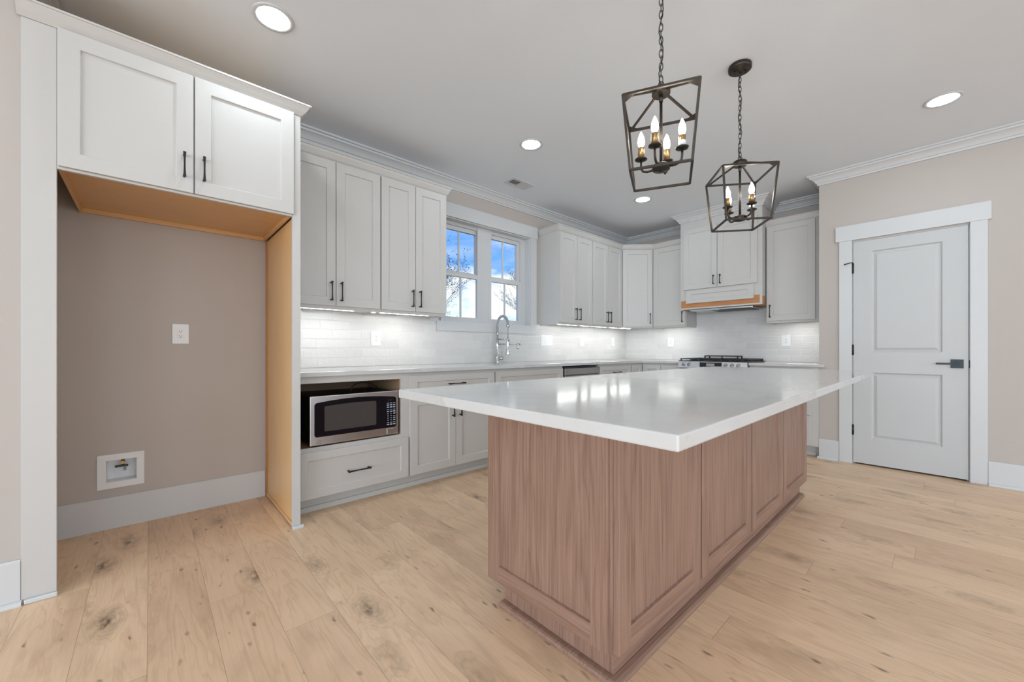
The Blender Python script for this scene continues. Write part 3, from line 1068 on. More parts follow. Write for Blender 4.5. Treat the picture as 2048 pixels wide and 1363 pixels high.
door_part(t, 'door', 0.276, 0.508, 0.112, 0.858)
t = cab('drawer_cabinet', XB, 1.440, R(-90), 'white drawer base cabinet between the range and the pantry corner', BG)
base_body(t, 0.604)
for a, b_ in ((0.705, 0.858), (0.410, 0.698), (0.112, 0.403)):
    door_part(t, 'drawer', 0.006, 0.540, a, b_, rail=0.050, handle=(0.273, (a + b_) / 2, 0.155, True))
# toe kick
mb = MB()
mb.box(0.664, 4.885, 2.800, 2.812, 0, 0.1045).box(0.664, 4.885, 2.789, 2.7995, 0, 0.034)
tag(mb.build('toe_kick', M['toe'], bevel=0.002), 'pale grey recessed toe kick under the base cabinets of the window wall', 'toe kick')
mb = MB()
mb.box(4.8955, 4.9075, YP + 0.001, 1.440, 0, 0.1045).box(4.8845, 4.895, YP + 0.034, 1.440, 0, 0.034)
tag(mb.build('toe_kick', M['toe'], bevel=0.002), 'pale grey recessed toe kick under the drawer cabinet by the pantry', 'toe kick')

# ------------------------------------------------------------------ worktops
CZ0, CZ1 = 0.884, 0.914
CF, CFX = 2.6825, 4.7815
poly = [(0.6645, CF), (CFX, CF), (CFX, 2.204), (XR - 0.009, 2.204), (XR - 0.009, YW - 0.009), (0.6645, YW - 0.009)]
tag(MB().prism(poly, 2, CZ0, CZ1).build('countertop', M['quartz'], bevel=0.003), 'L-shaped white quartz countertop along the window wall and into the corner', 'countertop')
poly = [(CFX, 1.440), (CFX, 0.788), (XP - 0.002, 0.788), (XP - 0.002, YP + 0.002), (XR - 0.009, YP + 0.002), (XR - 0.009, 1.440)]
tag(MB().prism(poly, 2, CZ0, CZ1).build('countertop', M['quartz'], bevel=0.003), 'short white quartz countertop between the range and the pantry corner', 'countertop')

# ================================================================== kitchen island
IX, IY = 1.0575, 0.697
t = empty('kitchen_island', (IX, IY, 0), 0, 'stained oak kitchen island with four shaker panels along its seating side', 'island')
ILX, ILY = 3.509 - IX, 1.292 - IY
WM = [M['isl_v'], M['isl_x']]
MB().box(0, ILX, 0, ILY, 0.108, 0.8835).build('body', M['isl_v'], t, 0.001)
for a, b_ in ((1.066, 1.6695), (1.684, 2.297), (2.3125, 2.895), (2.9105, 3.509)):
    door_part(t, 'side_panel', a - IX, b_ - IX, 0.109, 0.8832, mats=WM, stile=0.068, rail=0.066, mis=(0, 1, 0), rec=0.012)
p = shaker(0.5855, 0.7745, 0.0125, 0.066, 0.067, 0.0105, (0, 1, 0))
o = weld(p.build('end_panel', WM, t, 0.0012, (-0.0002, 1.292 - IY, 0.109), R(-90)))
e2 = empty('far_side', (0, 0, 0))
bpy.data.objects.remove(e2)
n = 4
for k in range(n):
    wk = ILX / n
    for z0, z1, nm in ((0.697, 0.880, 'drawer'), (0.128, 0.684, 'door')):
        q = shaker(wk - 0.010, z1 - z0, 0.020, 0.060, 0.045 if nm == 'drawer' else 0.06, 0.009, (0, 1, 0))
        o = weld(q.build(nm, WM, t, 0.0012, (ILX - k * wk - 0.005 + 0.004, ILY, z0), R(180)))
        if nm == 'drawer':
            pull(o, (wk - 0.01) / 2, (z1 - z0) / 2, -0.020, 0.155, True)
TX, TY0, TY1 = 1.089 - IX, 0.713 - IY, 1.238 - IY
mb = MB()
mb.box(TX, ILX - 0.035, TY0, TY0 + 0.012, 0, 0.1075, 1).box(TX, TX + 0.012, TY0 + 0.0125, TY1, 0, 0.1075, 0).box(TX + 0.013, ILX - 0.035, TY1 - 0.012, TY1, 0, 0.1075, 1)
mb.build('toe_kick', WM, t, 0.0008)
SH2 = [(0.0015, 0.0), (0.030, 0.0), (0.030, 0.010), (0.026, 0.017), (0.018, 0.021), (0.0015, 0.022)]
MB().sweep(SH2, [(TX, TY1), (TX, TY0), (ILX - 0.030, TY0)], -1).build('shoe_molding', M['isl_x'], t, 0.001)
poly = [(0.650, 0.300), (3.530, 0.318), (3.530, 1.345), (0.655, 1.3175)]
tag(MB().prism(poly, 2, CZ0 + 0.0004, CZ1).build('island_countertop', M['quartz'], bevel=0.0035), 'large white quartz slab overhanging the oak island', 'countertop')

# ================================================================== appliances
# -- microwave
mw = empty('microwave', (0.749, 2.715, 0), 0, 'stainless countertop microwave with arched black window inside the base cabinet niche', 'microwave')
W_, ZB, ZT = 0.600, 0.441, 0.757
MB().box(0.008, W_ - 0.008, 0.020, 0.455, ZB + 0.004, ZT - 0.006).build('body', M['mwbody'], mw, 0.006)
MB().box(0, W_, 0, 0.0195, ZB, ZT).build('front_frame', M['steel'], mw, 0.004)
for a in (0.05, W_ - 0.09):
    for b_ in (0.04, 0.38):
        MB().box(a, a + 0.04, b_, b_ + 0.04, 0.4312, ZB + 0.003).build('foot', M['rubber'], mw)


def arch_poly(x0, x1, z0, zl, zr, sag, r, n=14):
    """rounded panel whose upper edge bows up by `sag`"""
    pts = []
    for k in range(5):
        a = PI + k * PI / 8
        pts.append((x0 + r + r * math.cos(a), z0 + r + r * math.sin(a)))
    for k in range(5):
        a = 1.5 * PI + k * PI / 8
        pts.append((x1 - r + r * math.cos(a), z0 + r + r * math.sin(a)))

    def top(x):
        u = (x - x0) / (x1 - x0)
        return zl + (zr - zl) * u + sag * 4 * u * (1 - u)
    for k in range(5):
        a = k * PI / 8
        xx = x1 - r + r * math.cos(a)
        pts.append((xx, top(xx) - r + r * math.sin(a)))
    for k in range(1, n):
        xx = x1 - r - (x1 - x0 - 2 * r) * k / n
        pts.append((xx, top(xx)))
    for k in range(5):
        a = PI / 2 + k * PI / 8
        xx = x0 + r + r * math.cos(a)
        pts.append((xx, top(xx) - r + r * math.sin(a)))
    return pts


gl = MB().prism(arch_poly(0.026, 0.582, 0.494, 0.712, 0.712, 0.020, 0.016), 1, -0.0025, 0.0).build('door_glass', M['blackglass'], mw)
MB().prism(arch_poly(0.086, 0.432, 0.526, 0.688, 0.694, 0.006, 0.008), 1, -0.0032, -0.0026).build('window', M['mwwin'], gl)
MB().box(0.520, 0.556, -0.0032, -0.0026, 0.684, 0.700).build('display', M['display'], gl)
mb = MB()
for r_ in range(11):
    zz = 0.668 - r_ * 0.0155
    for c_ in range(3):
        if 5 <= r_ <= 8 and c_ < 2:
            mb.box(0.512 + c_ * 0.024 + 0.004, 0.512 + c_ * 0.024 + 0.010, -0.0032, -0.0026, zz, zz + 0.007)
        else:
            mb.box(0.511 + c_ * 0.024, 0.511 + c_ * 0.024 + 0.017, -0.0032, -0.0026, zz, zz + (0.007 if r_ % 3 else 0.0035))
mb.build('keypad', M['button'], gl)
MB().box(0.512, 0.572, -0.003, 0.0, 0.449, 0.487).build('door_button', M['steel'], mw, 0.0025)
# round monogram badge
bd = MB()
ring = [(0.052 + 0.0125 * math.cos(a), -0.0008, 0.463 + 0.0125 * math.sin(a)) for a in [2 * PI * k / 28 for k in range(28)]]
bd.tube(ring, 0.0014, 6, closed=True)
for sx in (-1, 1):
    cur = [(0.052 + sx * (0.004 + 0.0035 * math.cos(a)) * (1 if True else 1), -0.0008, 0.463 + 0.0055 * math.sin(a)) for a in [0.6 + 4.9 * k / 14 for k in range(15)]]
    bd.tube(cur, 0.0007, 5)
bd.tube([(0.0475, -0.0008, 0.4625), (0.0505, -0.0008, 0.4625), (0.0505, -0.0008, 0.4585)], 0.0007, 5)
bd.tube([(0.0535, -0.0008, 0.4632), (0.0585, -0.0008, 0.4632)], 0.0007, 5)
bd.build('badge', M['steel_v'], mw)
pts = [(0.320, 0.160, ZT - 0.004), (0.318, 0.165, ZT + 0.020), (0.345, 0.175, ZT + 0.046), (0.400, 0.185, ZT + 0.058), (0.455, 0.190, ZT + 0.052), (0.510, 0.190, ZT + 0.030), (0.530, 0.195, ZT + 0.014), (0.505, 0.215, ZT + 0.004), (0.470, 0.26, ZT - 0.003)]
MB().tube(pts, 0.0038, 8).build('power_cord', M['rubber'], mw)

# -- dishwasher
dwz = empty('dishwasher', (3.2095, YB, 0), 0, 'stainless built-in dishwasher between the sink cabinet and a drawer cabinet', 'dishwasher')
MB().box(0.006, 0.622, 0.0, 0.57, 0.105, 0.868).build('tub', M['dark'], dwz)
MB().box(0.012, 0.618, -0.022, -0.001, 0.12, 0.780).build('door', M['steel_v'], dwz, 0.003)
MB().box(0.012, 0.618, -0.022, -0.001, 0.784, 0.856).build('control_panel', M['steel_v'], dwz, 0.003)
MB().box(0.004, 0.560, -0.019, 0.03, 0.859, 0.8725).build('black_top_strip', M['bluegrey'], dwz)
MB().box(0.565, 0.618, -0.019, 0.03, 0.859, 0.870).build('strip_end', M['grey'], dwz)
mb = MB().tube([(0.06, -0.050, 0.752), (0.57, -0.050, 0.752)], 0.010, 12)
mb.tube([(0.09, -0.022, 0.752), (0.09, -0.050, 0.752)], 0.007, 10).tube([(0.54, -0.022, 0.752), (0.54, -0.050, 0.752)], 0.007, 10)
mb.build('handle', M['steel'], dwz)

# -- range
rg = empty('range', (4.752, 2.2025, 0), R(-90), 'stainless slide-in gas range with black grates below the hood', 'range')
rw = 0.760
MB().box(0.004, rw - 0.004, 0.055, 0.640, 0.03, 0.9135).build('body', M['mwbody'], rg)
MB().box(0.006, rw - 0.006, 0.010, 0.054, 0.20, 0.830).build('oven_door', M['steel'], rg, 0.004)
MB().box(0.006, rw - 0.006, 0.014, 0.054, 0.05, 0.195).build('drawer', M['steel'], rg, 0.004)
MB().prism([(0.0, 0.838), (0.055, 0.838), (0.055, 0.9155), (0.012, 0.9155)], 0, 0.002, rw - 0.002).build('control_panel', M['steel'], rg, 0.002)
dp = MB().box(0.260, 0.500, 0.000, 0.006, 0.852, 0.908).build('display', M['blackglass'], rg)
MB().box(0.335, 0.425, -0.0012, -0.0002, 0.868, 0.896).build('readout', M['grey'], dp)
for kx in (0.075, 0.140, 0.545, 0.610, 0.675):
    mb = MB().lathe([(0.021, 0.0), (0.021, 0.008), (0.017, 0.010), (0.0155, 0.034), (0.013, 0.037)], (kx, 0.004, 0.882), 20, 0, Matrix.Rotation(R(97), 3, 'X'))
    mb.build('knob', M['chrome'], rg)
MB().box(0.0, rw, 0.014, 0.640, 0.9158, 0.924).build('cooktop', M['mwbody'], rg, 0.003)
for a, b_ in ((0.012, 0.252), (0.258, 0.502), (0.508, 0.748)):
    mb = MB()
    for x in (a, b_ - 0.012):
        mb.box(x, x + 0.012, 0.045, 0.610, 0.938, 0.950)
    for y in (0.045, 0.225, 0.320, 0.415, 0.598):
        mb.box(a, b_, y, y + 0.012, 0.938, 0.950)
    c_ = (a + b_) / 2
    mb.box(c_ - 0.006, c_ + 0.006, 0.045, 0.610, 0.938, 0.950)
    for x in (a, b_ - 0.014):
        for y in (0.045, 0.320, 0.596):
            mb.box(x, x + 0.014, y, y + 0.014, 0.9242, 0.938)
    mb.build('grate', M['castiron'], rg, 0.002)
    for y in (0.17, 0.46):
        MB().lathe([(0.045, 0.9243), (0.045, 0.930), (0.034, 0.931), (0.034, 0.9365), (0.030, 0.9375)], (c_, y, 0), 22).build('burner', M['castiron'], rg)
mb = MB()
mb.box(0.205, 0.585, 0.300, 0.318, 0.972, 0.985).box(0.205, 0.223, 0.270, 0.420, 0.972, 0.984).box(0.567, 0.585, 0.270, 0.420, 0.972, 0.984).box(0.205, 0.585, 0.405, 0.420, 0.972, 0.984)
for x in (0.205, 0.570):
    for y in (0.270, 0.406):
        mb.box(x, x + 0.015, y, y + 0.014, 0.9502, 0.972)
mb.box(0.390, 0.402, 0.306, 0.318, 0.9502, 0.972)
mb.build('raised_grate', M['castiron'], rg, 0.002)
mb = MB().box(0.02, rw - 0.02, 0.600, 0.640, 0.924, 0.932)
for k in range(24):
    mb.box(0.03 + k * 0.0295, 0.046 + k * 0.0295, 0.606, 0.634, 0.932, 0.936)
mb.build('rear_vent', M['castiron'], rg)

# -- faucet
fa = empty('faucet', (2.755, 3.245, CZ1), 0, 'chrome spring pull-down faucet standing before the kitchen window', 'faucet')
MB().lathe([(0.029, 0.0), (0.029, 0.005), (0.025, 0.009), (0.0235, 0.012), (0.0235, 0.085), (0.0165, 0.092), (0.0165, 0.300), (0.019, 0.302), (0.019, 0.318), (0.011, 0.322)], seg=24).build('body', M['chrome'], fa)
pa = []
for k in range(25):
    a = PI * k / 24
    pa.append((0.020 * (1 - math.cos(a)) / 2, -0.073 + 0.073 * math.cos(a), 0.405 + 0.092 * math.sin(a)))
path = [(0, 0, 0.318), (0, 0, 0.36)] + pa + [(0.020, -0.146, 0.385)]
MB().tube(path, 0.0075, 10).build('hose', M['grey'], fa)
coil = []
L_ = [0.0]
for i in range(1, len(path)):
    L_.append(L_[-1] + (Vector(path[i]) - Vector(path[i - 1])).length)
N_ = 640
for k in range(N_):
    s_ = L_[-1] * k / (N_ - 1)
    i = max(j for j in range(len(L_)) if L_[j] <= s_ + 1e-9)
    i = min(i, len(path) - 2)
    f_ = (s_ - L_[i]) / max(1e-9, L_[i + 1] - L_[i])
    p_ = Vector(path[i]).lerp(Vector(path[i + 1]), f_)
    tg = (Vector(path[i + 1]) - Vector(path[i])).normalized()
    sd = Vector((1, 0, 0)) - tg * tg.x
    sd.normalize()
    up = tg.cross(sd)
    an = 2 * PI * k / 13.0
    coil.append(p_ + (sd * math.cos(an) + up * math.sin(an)) * 0.0125)
MB().tube(coil, 0.0021, 5).build('spring', M['chrome'], fa)
hx_, hy_ = 0.020, -0.146
MB().lathe([(0.012, 0.375), (0.020, 0.377), (0.021, 0.395), (0.013, 0.400)], (hx_, hy_, 0), 18).build('spring_collar', M['chrome'], fa)
MB().tube([(hx_, hy_, 0.378), (hx_, hy_, 0.255)], 0.0062, 10).build('spray_hose', M['grey'], fa)
MB().lathe([(0.024, 0.085), (0.025, 0.092), (0.022, 0.130), (0.015, 0.150), (0.0145, 0.245), (0.016, 0.250), (0.010, 0.262)], (hx_, hy_, 0), 20).build('spray_head', M['chrome'], fa)
mb = MB().tube([(0, -0.012, 0.252), (hx_, hy_ + 0.016, 0.252)], 0.0055, 10)
rg_ = [(hx_ + 0.020 * math.cos(a), hy_ + 0.020 * math.sin(a), 0.252) for a in [2 * PI * k / 18 for k in range(18)]]
mb.tube(rg_, 0.005, 8, closed=True)
mb.build('holder_arm', M['chrome'], fa)
mb = MB().tube([(0.0, -0.01, 0.200), (0.045, -0.10, 0.200), (0.115, -0.16, 0.200), (0.150, -0.185, 0.200)], 0.0085, 10)
mb.lathe([(0.013, 0.150), (0.013, 0.168), (0.010, 0.206)], (0.135, -0.175, 0), 14)
mb.tube([(0.150, -0.185, 0.200), (0.165, -0.195, 0.200), (0.165, -0.195, 0.230)], [0.012, 0.010, 0.004], 10)
mb.build('pot_filler_spout', M['chrome'], fa)
mb = MB().tube([(0.02, -0.010, 0.046), (0.052, -0.030, 0.046)], [0.014, 0.016], 14)
mb.tube([(0.045, -0.026, 0.055), (0.047, -0.030, 0.125)], 0.0038, 8)
mb.build('lever_handle', M['chrome'], fa)


# ================================================================== wall plates
def outlet(loc, rz, label, w_=0.088, h_=0.128, gangs=1, kind='outlet', cat='outlet'):
    o_ = empty('switch_plate' if kind == 'switch' else 'outlet', loc, rz, label, cat, None)
    MB().box(-w_ / 2, w_ / 2, -0.0065, -0.0005, -h_ / 2, h_ / 2).build('plate', M['plastic'], o_, 0.003)
    if kind == 'switch':
        for g in range(gangs):
            gx = (g - (gangs - 1) / 2) * 0.046
            MB().box(gx - 0.0165, gx + 0.0165, -0.0078, -0.0066, -0.034, 0.034).build('rocker', M['plastic'], o_, 0.001)
        return o_
    f = MB().box(-0.0168, 0.0168, -0.0088, -0.0066, -0.034, 0.034).build('receptacle', M['plastic'], o_, 0.0015)
    mb_ = MB()
    for zz in (0.016, -0.016):
        mb_.box(-0.0072, -0.0050, -0.0094, -0.0089, zz - 0.001, zz + 0.0075).box(0.0050, 0.0072, -0.0094, -0.0089, zz - 0.001, zz + 0.0065)
        mb_.lathe([(0.0024, 0.0), (0.0024, 0.0005)], (0, -0.0089, zz - 0.0068), 10, 0, Matrix.Rotation(R(90), 3, 'X'))
    mb_.build('slots', M['dark'], f)
    return o_


outlet((0.1475, YW, 1.157), 0, 'white double outlet on the greige wall inside the fridge alcove', 0.0842)
YT, XT = YW - 0.008, XR - 0.008
outlet((1.4415, YT, 1.153), 0, 'white outlet on the tile left of the window, above the microwave')
outlet((3.613, YT, 1.166), 0, 'wide white four-rocker switch plate on the tile right of the window', 0.205, 0.132, 4, 'switch', 'switch')
outlet((4.319, YT, 1.165), 0, 'white outlet on the tile beside the wide switch plate, toward the room corner')
outlet((5.052, YT, 1.167), 0, 'white outlet on window-wall tile closest to the room corner')
outlet((XT, 2.6095, 1.159), R(-90), 'white outlet on the tile left of the range')
outlet((XT, 1.240, 1.158), R(-90), 'white outlet on the tile right of the range by the pantry corner')

# -- refrigerator water box
wb = empty('water_box', (-0.124, YW, 0.3375), 0, 'recessed white water supply box with brass valve low in the fridge alcove', 'water box')
mb = MB()
for (a, b_, c, e) in ((-0.102, -0.066, -0.101, 0.099), (0.066, 0.100, -0.101, 0.099), (-0.066, 0.066, -0.101, -0.064), (-0.066, 0.066, 0.064, 0.099)):
    mb.box(a, b_, -0.0075, -0.0005, c, e)
mb.build('flange', M['plastic'], wb)
mb = MB()
mb.box(-0.0665, 0.0665, 0.078, 0.081, -0.064, 0.064)
mb.box(-0.0675, -0.0645, 0.0, 0.078, -0.064, 0.064).box(0.0645, 0.0675, 0.0, 0.078, -0.064, 0.064).box(-0.0645, 0.0645, 0.0, 0.078, -0.0648, -0.062).box(-0.0645, 0.0645, 0.0, 0.078, 0.062, 0.0648)
mb.build('housing', M['plastic'], wb)
mb = MB()
mb.tube([(0.004, 0.040, 0.0615), (0.004, 0.040, 0.020)], 0.008, 12).tube([(0.004, 0.042, 0.040), (0.004, 0.010, 0.040)], 0.0095, 14)
vl = mb.build('valve', M['brass'], wb)
MB().box(-0.030, 0.028, 0.022, 0.034, 0.012, 0.024).build('valve_handle', M['green'], vl, 0.002)
MB().box(0.006, 0.018, 0.070, 0.077, -0.022, 0.004).build('tag', M['grey'], wb)

# ================================================================== lamps
# -- under cabinet LED bars
SG = 'under cabinet light bars'
for (x0, x1, y, lab) in ((0.700, 1.180, 3.098, 'lit LED bar under the first wall cabinet, nearest the fridge end panel'),
                         (1.305, 1.830, 3.098, 'lit LED bar under the wall cabinet next to the window'),
                         (3.560, 3.930, 3.098, 'lit LED bar under the cabinet just right of the window'),
                         (4.010, 4.570, 3.098, 'lit LED bar in the middle of the run right of the window'),
                         (4.650, 5.160, 3.098, 'lit LED bar under the angled corner cabinet')):
    l = empty('led_light_bar', (x0, y, 1.3545), 0, lab, 'light', SG)
    MB().box(0, x1 - x0, -0.020, 0.020, 0.0022, 0.0072).build('housing', M['plastic'], l, 0.002)
    MB().box(0.008, x1 - x0 - 0.008, -0.014, 0.014, 0.0002, 0.002).build('diffuser', M['strip'], l)
for (y0, y1, lab) in ((2.690, 2.330, 'lit LED bar under the wall cabinet left of the hood'), (1.230, 0.900, 'lit LED bar under the wall cabinet right of the hood')):
    l = empty('led_light_bar', (5.195, y0, 1.3545), R(-90), lab, 'light', SG)
    MB().box(0, y0 - y1, -0.020, 0.020, 0.0022, 0.0072).build('housing', M['plastic'], l, 0.002)
    MB().box(0.008, y0 - y1 - 0.008, -0.014, 0.014, 0.0002, 0.002).build('diffuser', M['strip'], l)

# -- recessed can lights
RG = 'recessed ceiling lights'
l0 = empty('recessed_light', (0.467, 2.318, ZC), 0, 'large lit recessed ceiling light above the fridge alcove, closest to the camera', 'ceiling light', RG)
MB().lathe([(0.072, -0.0006), (0.076, -0.0055), (0.092, -0.0050), (0.096, -0.0006)], seg=40).build('trim_ring', M['trim'], l0)
MB().lathe([(0.0715, -0.0040), (0.060, -0.0046), (0.001, -0.0050)], seg=40).build('lens', M['lamp'], l0)
for (x, y, lab) in ((2.325, 2.310, 'lit recessed ceiling light left of the large pendant, near the air vent'),
                    (4.108, 2.305, 'small lit recessed ceiling light between the pendants and the far corner'),
                    (3.970, 0.0115, 'lit recessed ceiling light on the right, before the pantry door'),
                    (0.467, 0.0115, 'added unseen recessed ceiling light over the camera position'),  # from here on, unseen lamps added to brighten the room
                    (2.250, -1.200, 'added unseen recessed ceiling light behind the island seating side'),
                    (0.467, -2.300, 'added unseen recessed ceiling light in the rear room, left one'),
                    (3.970, -2.300, 'added unseen recessed ceiling light in the rear room, right one')):
    c = copy_tree(l0)
    c.location = (x, y, ZC)
    c['label'] = lab

# -- ceiling register
v = empty('air_vent', (2.780, 2.937, ZC), 0, 'small white ceiling air register with open dark louvres on its left half', 'air vent')
mb = MB()
mb.box(-0.150, -0.113, -0.078, 0.078, -0.007, -0.0005).box(0.113, 0.150, -0.078, 0.078, -0.007, -0.0005).box(-0.113, 0.113, -0.078, -0.042, -0.007, -0.0005).box(-0.113, 0.113, 0.042, 0.078, -0.007, -0.0005).box(-0.005, 0.005, -0.042, 0.042, -0.007, -0.0005)
mb.build('frame', M['trim'], v, 0.002)
box_obj('duct_shade', M['mwbody'], -0.113, -0.005, -0.042, 0.042, -0.0016, -0.0005, v)  # flat black plate; shade of the open register put into its colour
mb = MB()
for k in range(6):
    y = -0.036 + k * 0.0135
    mb.box(-0.113, -0.005, y, y + 0.0018, -0.0062, -0.0018)
mb.build('open_louvres', M['grey'], v)
mb = MB()
for k in range(7):
    y = -0.042 + k * 0.012
    mb.box(0.005, 0.113, y, y + 0.0112, -0.0058 + 0.0006 * (k % 2), -0.0006)
mb.build('closed_louvres', M['trim'], v)

# -- lantern pendants
BZ = M['bronze']
P1 = (1.626, 0.827)
pd = empty('pendant_light', (P1[0], P1[1], ZC), R(-64.2), 'bronze lantern pendant nearer the camera, seen with four lit candle bulbs', 'pendant lamp', 'lantern pendants over the island')
MB().lathe([(0.060, -0.0005), (0.062, -0.004), (0.062, -0.024), (0.057, -0.029), (0.010, -0.031), (0.008, -0.040)], seg=36).build('canopy', BZ, pd)
mb = MB()
for sx in (-1, 1):
    mb.lathe([(0.0045, -0.029), (0.0055, -0.034), (0.0055, -0.041), (0.003, -0.044)], (sx * 0.034, 0, 0), 10)
mb.build('screw', M['black'], pd)
zt, zb2, hs, hb = 2.100 - ZC, 1.800 - ZC, 0.1445, 0.118
hubz = 2.152 - ZC
mb = MB()
z = -0.042
k = 0
ztop = hubz + 0.052
nl = int(round((z - ztop) / 0.0285))
pit = (z - ztop) / nl
for k in range(nl):
    zc_ = z - pit * (k + 0.5)
    pts = []
    for q in range(20):
        a = 2 * PI * q / 20
        ex = 0.0075 * math.cos(a)
        ez = 0.0115 * (1 if math.sin(a) > 0 else -1) * min(1, abs(math.sin(a)) * 1.0) + 0.0075 * math.sin(a)
        pts.append((ex, 0, zc_ + ez) if k % 2 else (0, ex, zc_ + ez))
    mb.tube(pts, 0.0018, 6, closed=True)
mb.build('chain', BZ, pd)
pts = [(0.009 * math.cos(1.1 * k), 0.009 * math.sin(1.1 * k), -0.030 - (-0.030 - (hubz + 0.03)) * k / 16) for k in range(17)]
MB().tube(pts, 0.0022, 6).build('cord', M['black'], pd)
mb = MB()
ringp = [(0.010 * math.cos(a), 0, hubz + 0.047 + 0.010 * math.sin(a)) for a in [2 * PI * q / 18 for q in range(18)]]
mb.tube(ringp, 0.0022, 6, closed=True)
mb.build('loop', BZ, pd)
MB().lathe([(0.036, hubz), (0.038, hubz + 0.003), (0.038, hubz + 0.024), (0.032, hubz + 0.029), (0.008, hubz + 0.034), (0.005, hubz + 0.040)], seg=28).build('top_hub', BZ, pd)


def bar(mb, a, b, r=0.0058):
    a, b = Vector(a), Vector(b)
    t_ = (b - a).normalized()
    up = Vector((0, 0, 1)) if abs(t_.z) < 0.95 else Vector((1, 0, 0))
    sd = t_.cross(up).normalized()
    up = sd.cross(t_)
    i0 = len(mb.v)
    for p in (a, b):
        for x, y in ((-1, -1), (1, -1), (1, 1), (-1, 1)):
            mb.v.append(tuple(p + sd * x * r * 0.8 + up * y * r * 0.8))
    for f in ((0, 1, 2, 3), (4, 5, 6, 7), (0, 1, 5, 4), (1, 2, 6, 5), (2, 3, 7, 6), (3, 0, 4, 7)):
        mb.f.append([i0 + i for i in f]); mb.mi.append(0); mb.sm.append(False)


TC = [(-hs, -hs, zt), (hs, -hs, zt), (hs, hs, zt), (-hs, hs, zt)]
BC = [(-hb, -hb, zb2), (hb, -hb, zb2), (hb, hb, zb2), (-hb, hb, zb2)]
mb = MB()
for i in range(4):
    bar(mb, TC[i], TC[(i + 1) % 4])
    bar(mb, BC[i], BC[(i + 1) % 4])
    bar(mb, TC[i], BC[i])
mb.build('cage_frame', BZ, pd)
for (x, y, z_) in TC:
    sx, sy = (1 if x > 0 else -1), (1 if y > 0 else -1)
    MB().prism([(x, y), (x - sx * 0.052, y), (x, y - sy * 0.052)], 2, zt - 0.004, zt - 0.002).build('gusset', BZ, pd)
for (x, y, z_) in TC:
    mb = MB()
    u = Vector((x, y, 0)).normalized()
    bar(mb, (u.x * 0.032, u.y * 0.032, hubz + 0.010), (x * 0.90, y * 0.90, zt + 0.001), 0.0052)
    mb.build('roof_strut', BZ, pd)
lz = 1.832 - ZC
MB().tube([(0, 0, hubz + 0.002), (0, 0, hubz - 0.03)], 0.0085, 12).tube([(0, 0, hubz - 0.02), (0, 0, lz + 0.02)], 0.0062, 12).build('stem', BZ, pd)
MB().lathe([(0.006, lz - 0.012), (0.012, lz - 0.008), (0.034, lz - 0.004), (0.037, lz), (0.037, lz + 0.016), (0.030, lz + 0.021), (0.008, lz + 0.024)], seg=26).build('lower_hub', BZ, pd)
for k in range(4):
    a = k * PI / 2
    cx_, cy_ = math.cos(a), math.sin(a)
    rr = 0.086
    pts = [(0.034, lz + 0.006), (0.060, lz + 0.004), (0.076, lz + 0.010), (0.084, lz + 0.022), (rr, lz + 0.038), (rr, lz + 0.062)]
    ar = MB().tube([(cx_ * r_, cy_ * r_, zz) for r_, zz in pts], 0.0050, 10).build('arm', BZ, pd)
    bx, by = cx_ * rr, cy_ * rr
    cz = 1.897 - ZC
    MB().lathe([(0.006, cz - 0.006), (0.020, cz - 0.003), (0.0265, cz), (0.0265, cz + 0.0035), (0.018, cz + 0.005)], (bx, by, 0), 22).build('drip_cup', BZ, ar)
    MB().lathe([(0.0145, cz + 0.0052), (0.0145, cz + 0.052), (0.012, cz + 0.055)], (bx, by, 0), 18).build('candle_sleeve', M['brass'], ar)
    if k == 0:
        MB().lathe([(0.0149, cz + 0.010), (0.0149, cz + 0.030)], (bx, by, 0), 18).build('paper_label', M['label'], ar)
    MB().lathe([(0.0075, cz + 0.0555), (0.013, cz + 0.066), (0.0150, cz + 0.079), (0.0125, cz + 0.096), (0.0065, cz + 0.113), (0.0015, cz + 0.124)], (bx, by, 0), 16).build('bulb', M['bulb'], ar)
p2 = copy_tree(pd)
p2.location = (2.603, 0.829, ZC)
p2.rotation_euler.z = R(-51.2)
for root, tw in ((pd, -15), (p2, 22)):
    for ch in root.children:
        if ch.name.startswith('arm'):
            ch.rotation_euler.z = R(tw)
p2['label'] = 'bronze lantern pendant farther from the camera, in front of the hood cabinet'


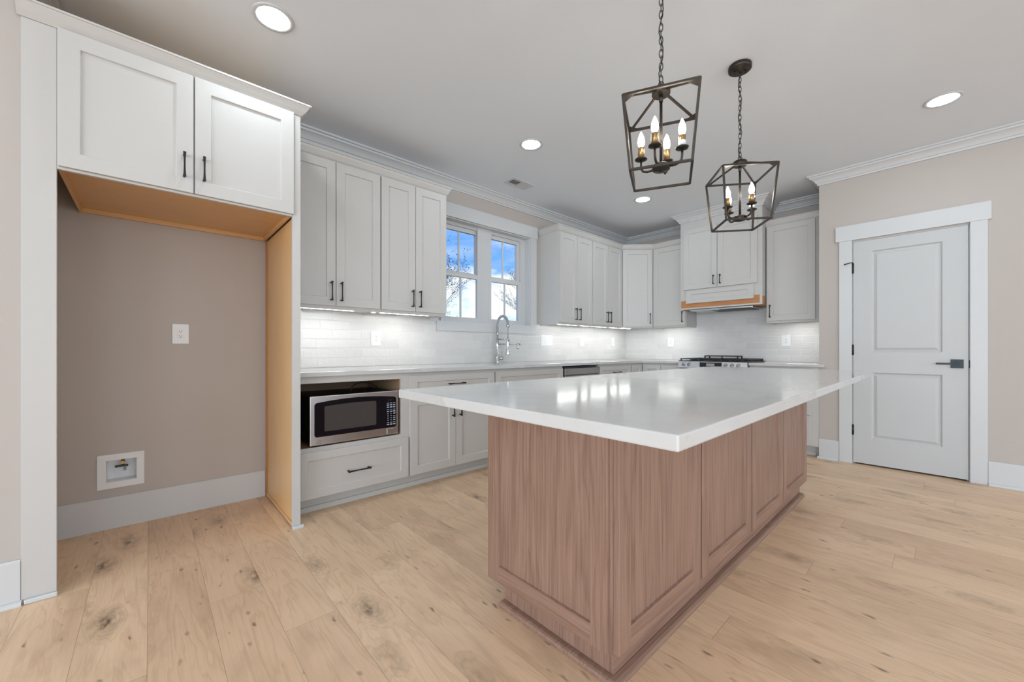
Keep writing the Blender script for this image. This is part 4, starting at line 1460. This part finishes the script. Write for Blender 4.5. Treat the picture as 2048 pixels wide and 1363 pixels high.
# ================================================================== trees beyond the window
def tree(x, y, h, seed, label, reach):
    rnd = random.Random(seed)
    br, lf = MB(), MB()

    def grow(p, dr, ln, rad, depth):
        pts = [Vector(p)]
        dd = Vector(dr).normalized()
        for _ in range(5):
            dd = (dd + Vector((rnd.uniform(-.22, .22), rnd.uniform(-.22, .22), rnd.uniform(-.08, .16)))).normalized()
            pts.append(pts[-1] + dd * ln / 5)
        br.tube(pts, [rad * (1 - 0.13 * i) for i in range(6)], 5)
        if depth >= 2:
            for q in pts[1:]:
                for _ in range(2):
                    if rnd.random() < 0.55:
                        c0 = q + Vector((rnd.uniform(-.07, .07), rnd.uniform(-.07, .07), rnd.uniform(-.04, .06)))
                        a = rnd.uniform(0, 6.28)
                        ux = Vector((math.cos(a), math.sin(a), rnd.uniform(-.5, .5))) * 0.030
                        uy = Vector((-math.sin(a), math.cos(a), rnd.uniform(-.5, .5))) * 0.013
                        lf.face([c0 - ux, c0 - uy, c0 + ux, c0 + uy])
        if depth < 3:
            for k_ in range(rnd.choice((4, 5, 6))):
                i = rnd.randint(1, 5)
                a = rnd.uniform(0, 6.28)
                side = Vector((math.cos(a), math.sin(a), rnd.uniform(0.05, 0.6)))
                grow(pts[i], (dd * 0.75 + side * 0.75), ln * rnd.uniform(.45, .68), rad * 0.5, depth + 1)
    t_ = empty('tree', (x, y, -0.6), 0, label, 'tree', 'budding trees outside')
    trunk = [Vector((0, 0, 0)), Vector((0.03, 0.02, h * 0.3)), Vector((-0.02, 0.03, h * 0.6)), Vector((0.0, 0.0, h))]
    br.tube(trunk, [0.060, 0.052, 0.042, 0.022], 8)
    for k in range(12):
        f_ = rnd.uniform(0.42, 1.0)
        a = rnd.uniform(0, 6.28)
        grow((0, 0, h * f_), (math.cos(a), math.sin(a), rnd.uniform(0.15, 0.75)), reach * (1.15 - 0.5 * f_) * rnd.uniform(0.8, 1.15), 0.0145, 0)
    br.build('trunk', M['bark'], t_)
    lf.build('leaves', M['leaf'], t_)['kind'] = 'stuff'


tree(5.55, 10.2, 3.6, 5, 'budding tree outside behind the left half of the window', 1.7)
tree(12.15, 11.4, 4.2, 12, 'budding tree outside behind the right half of the window', 1.75)
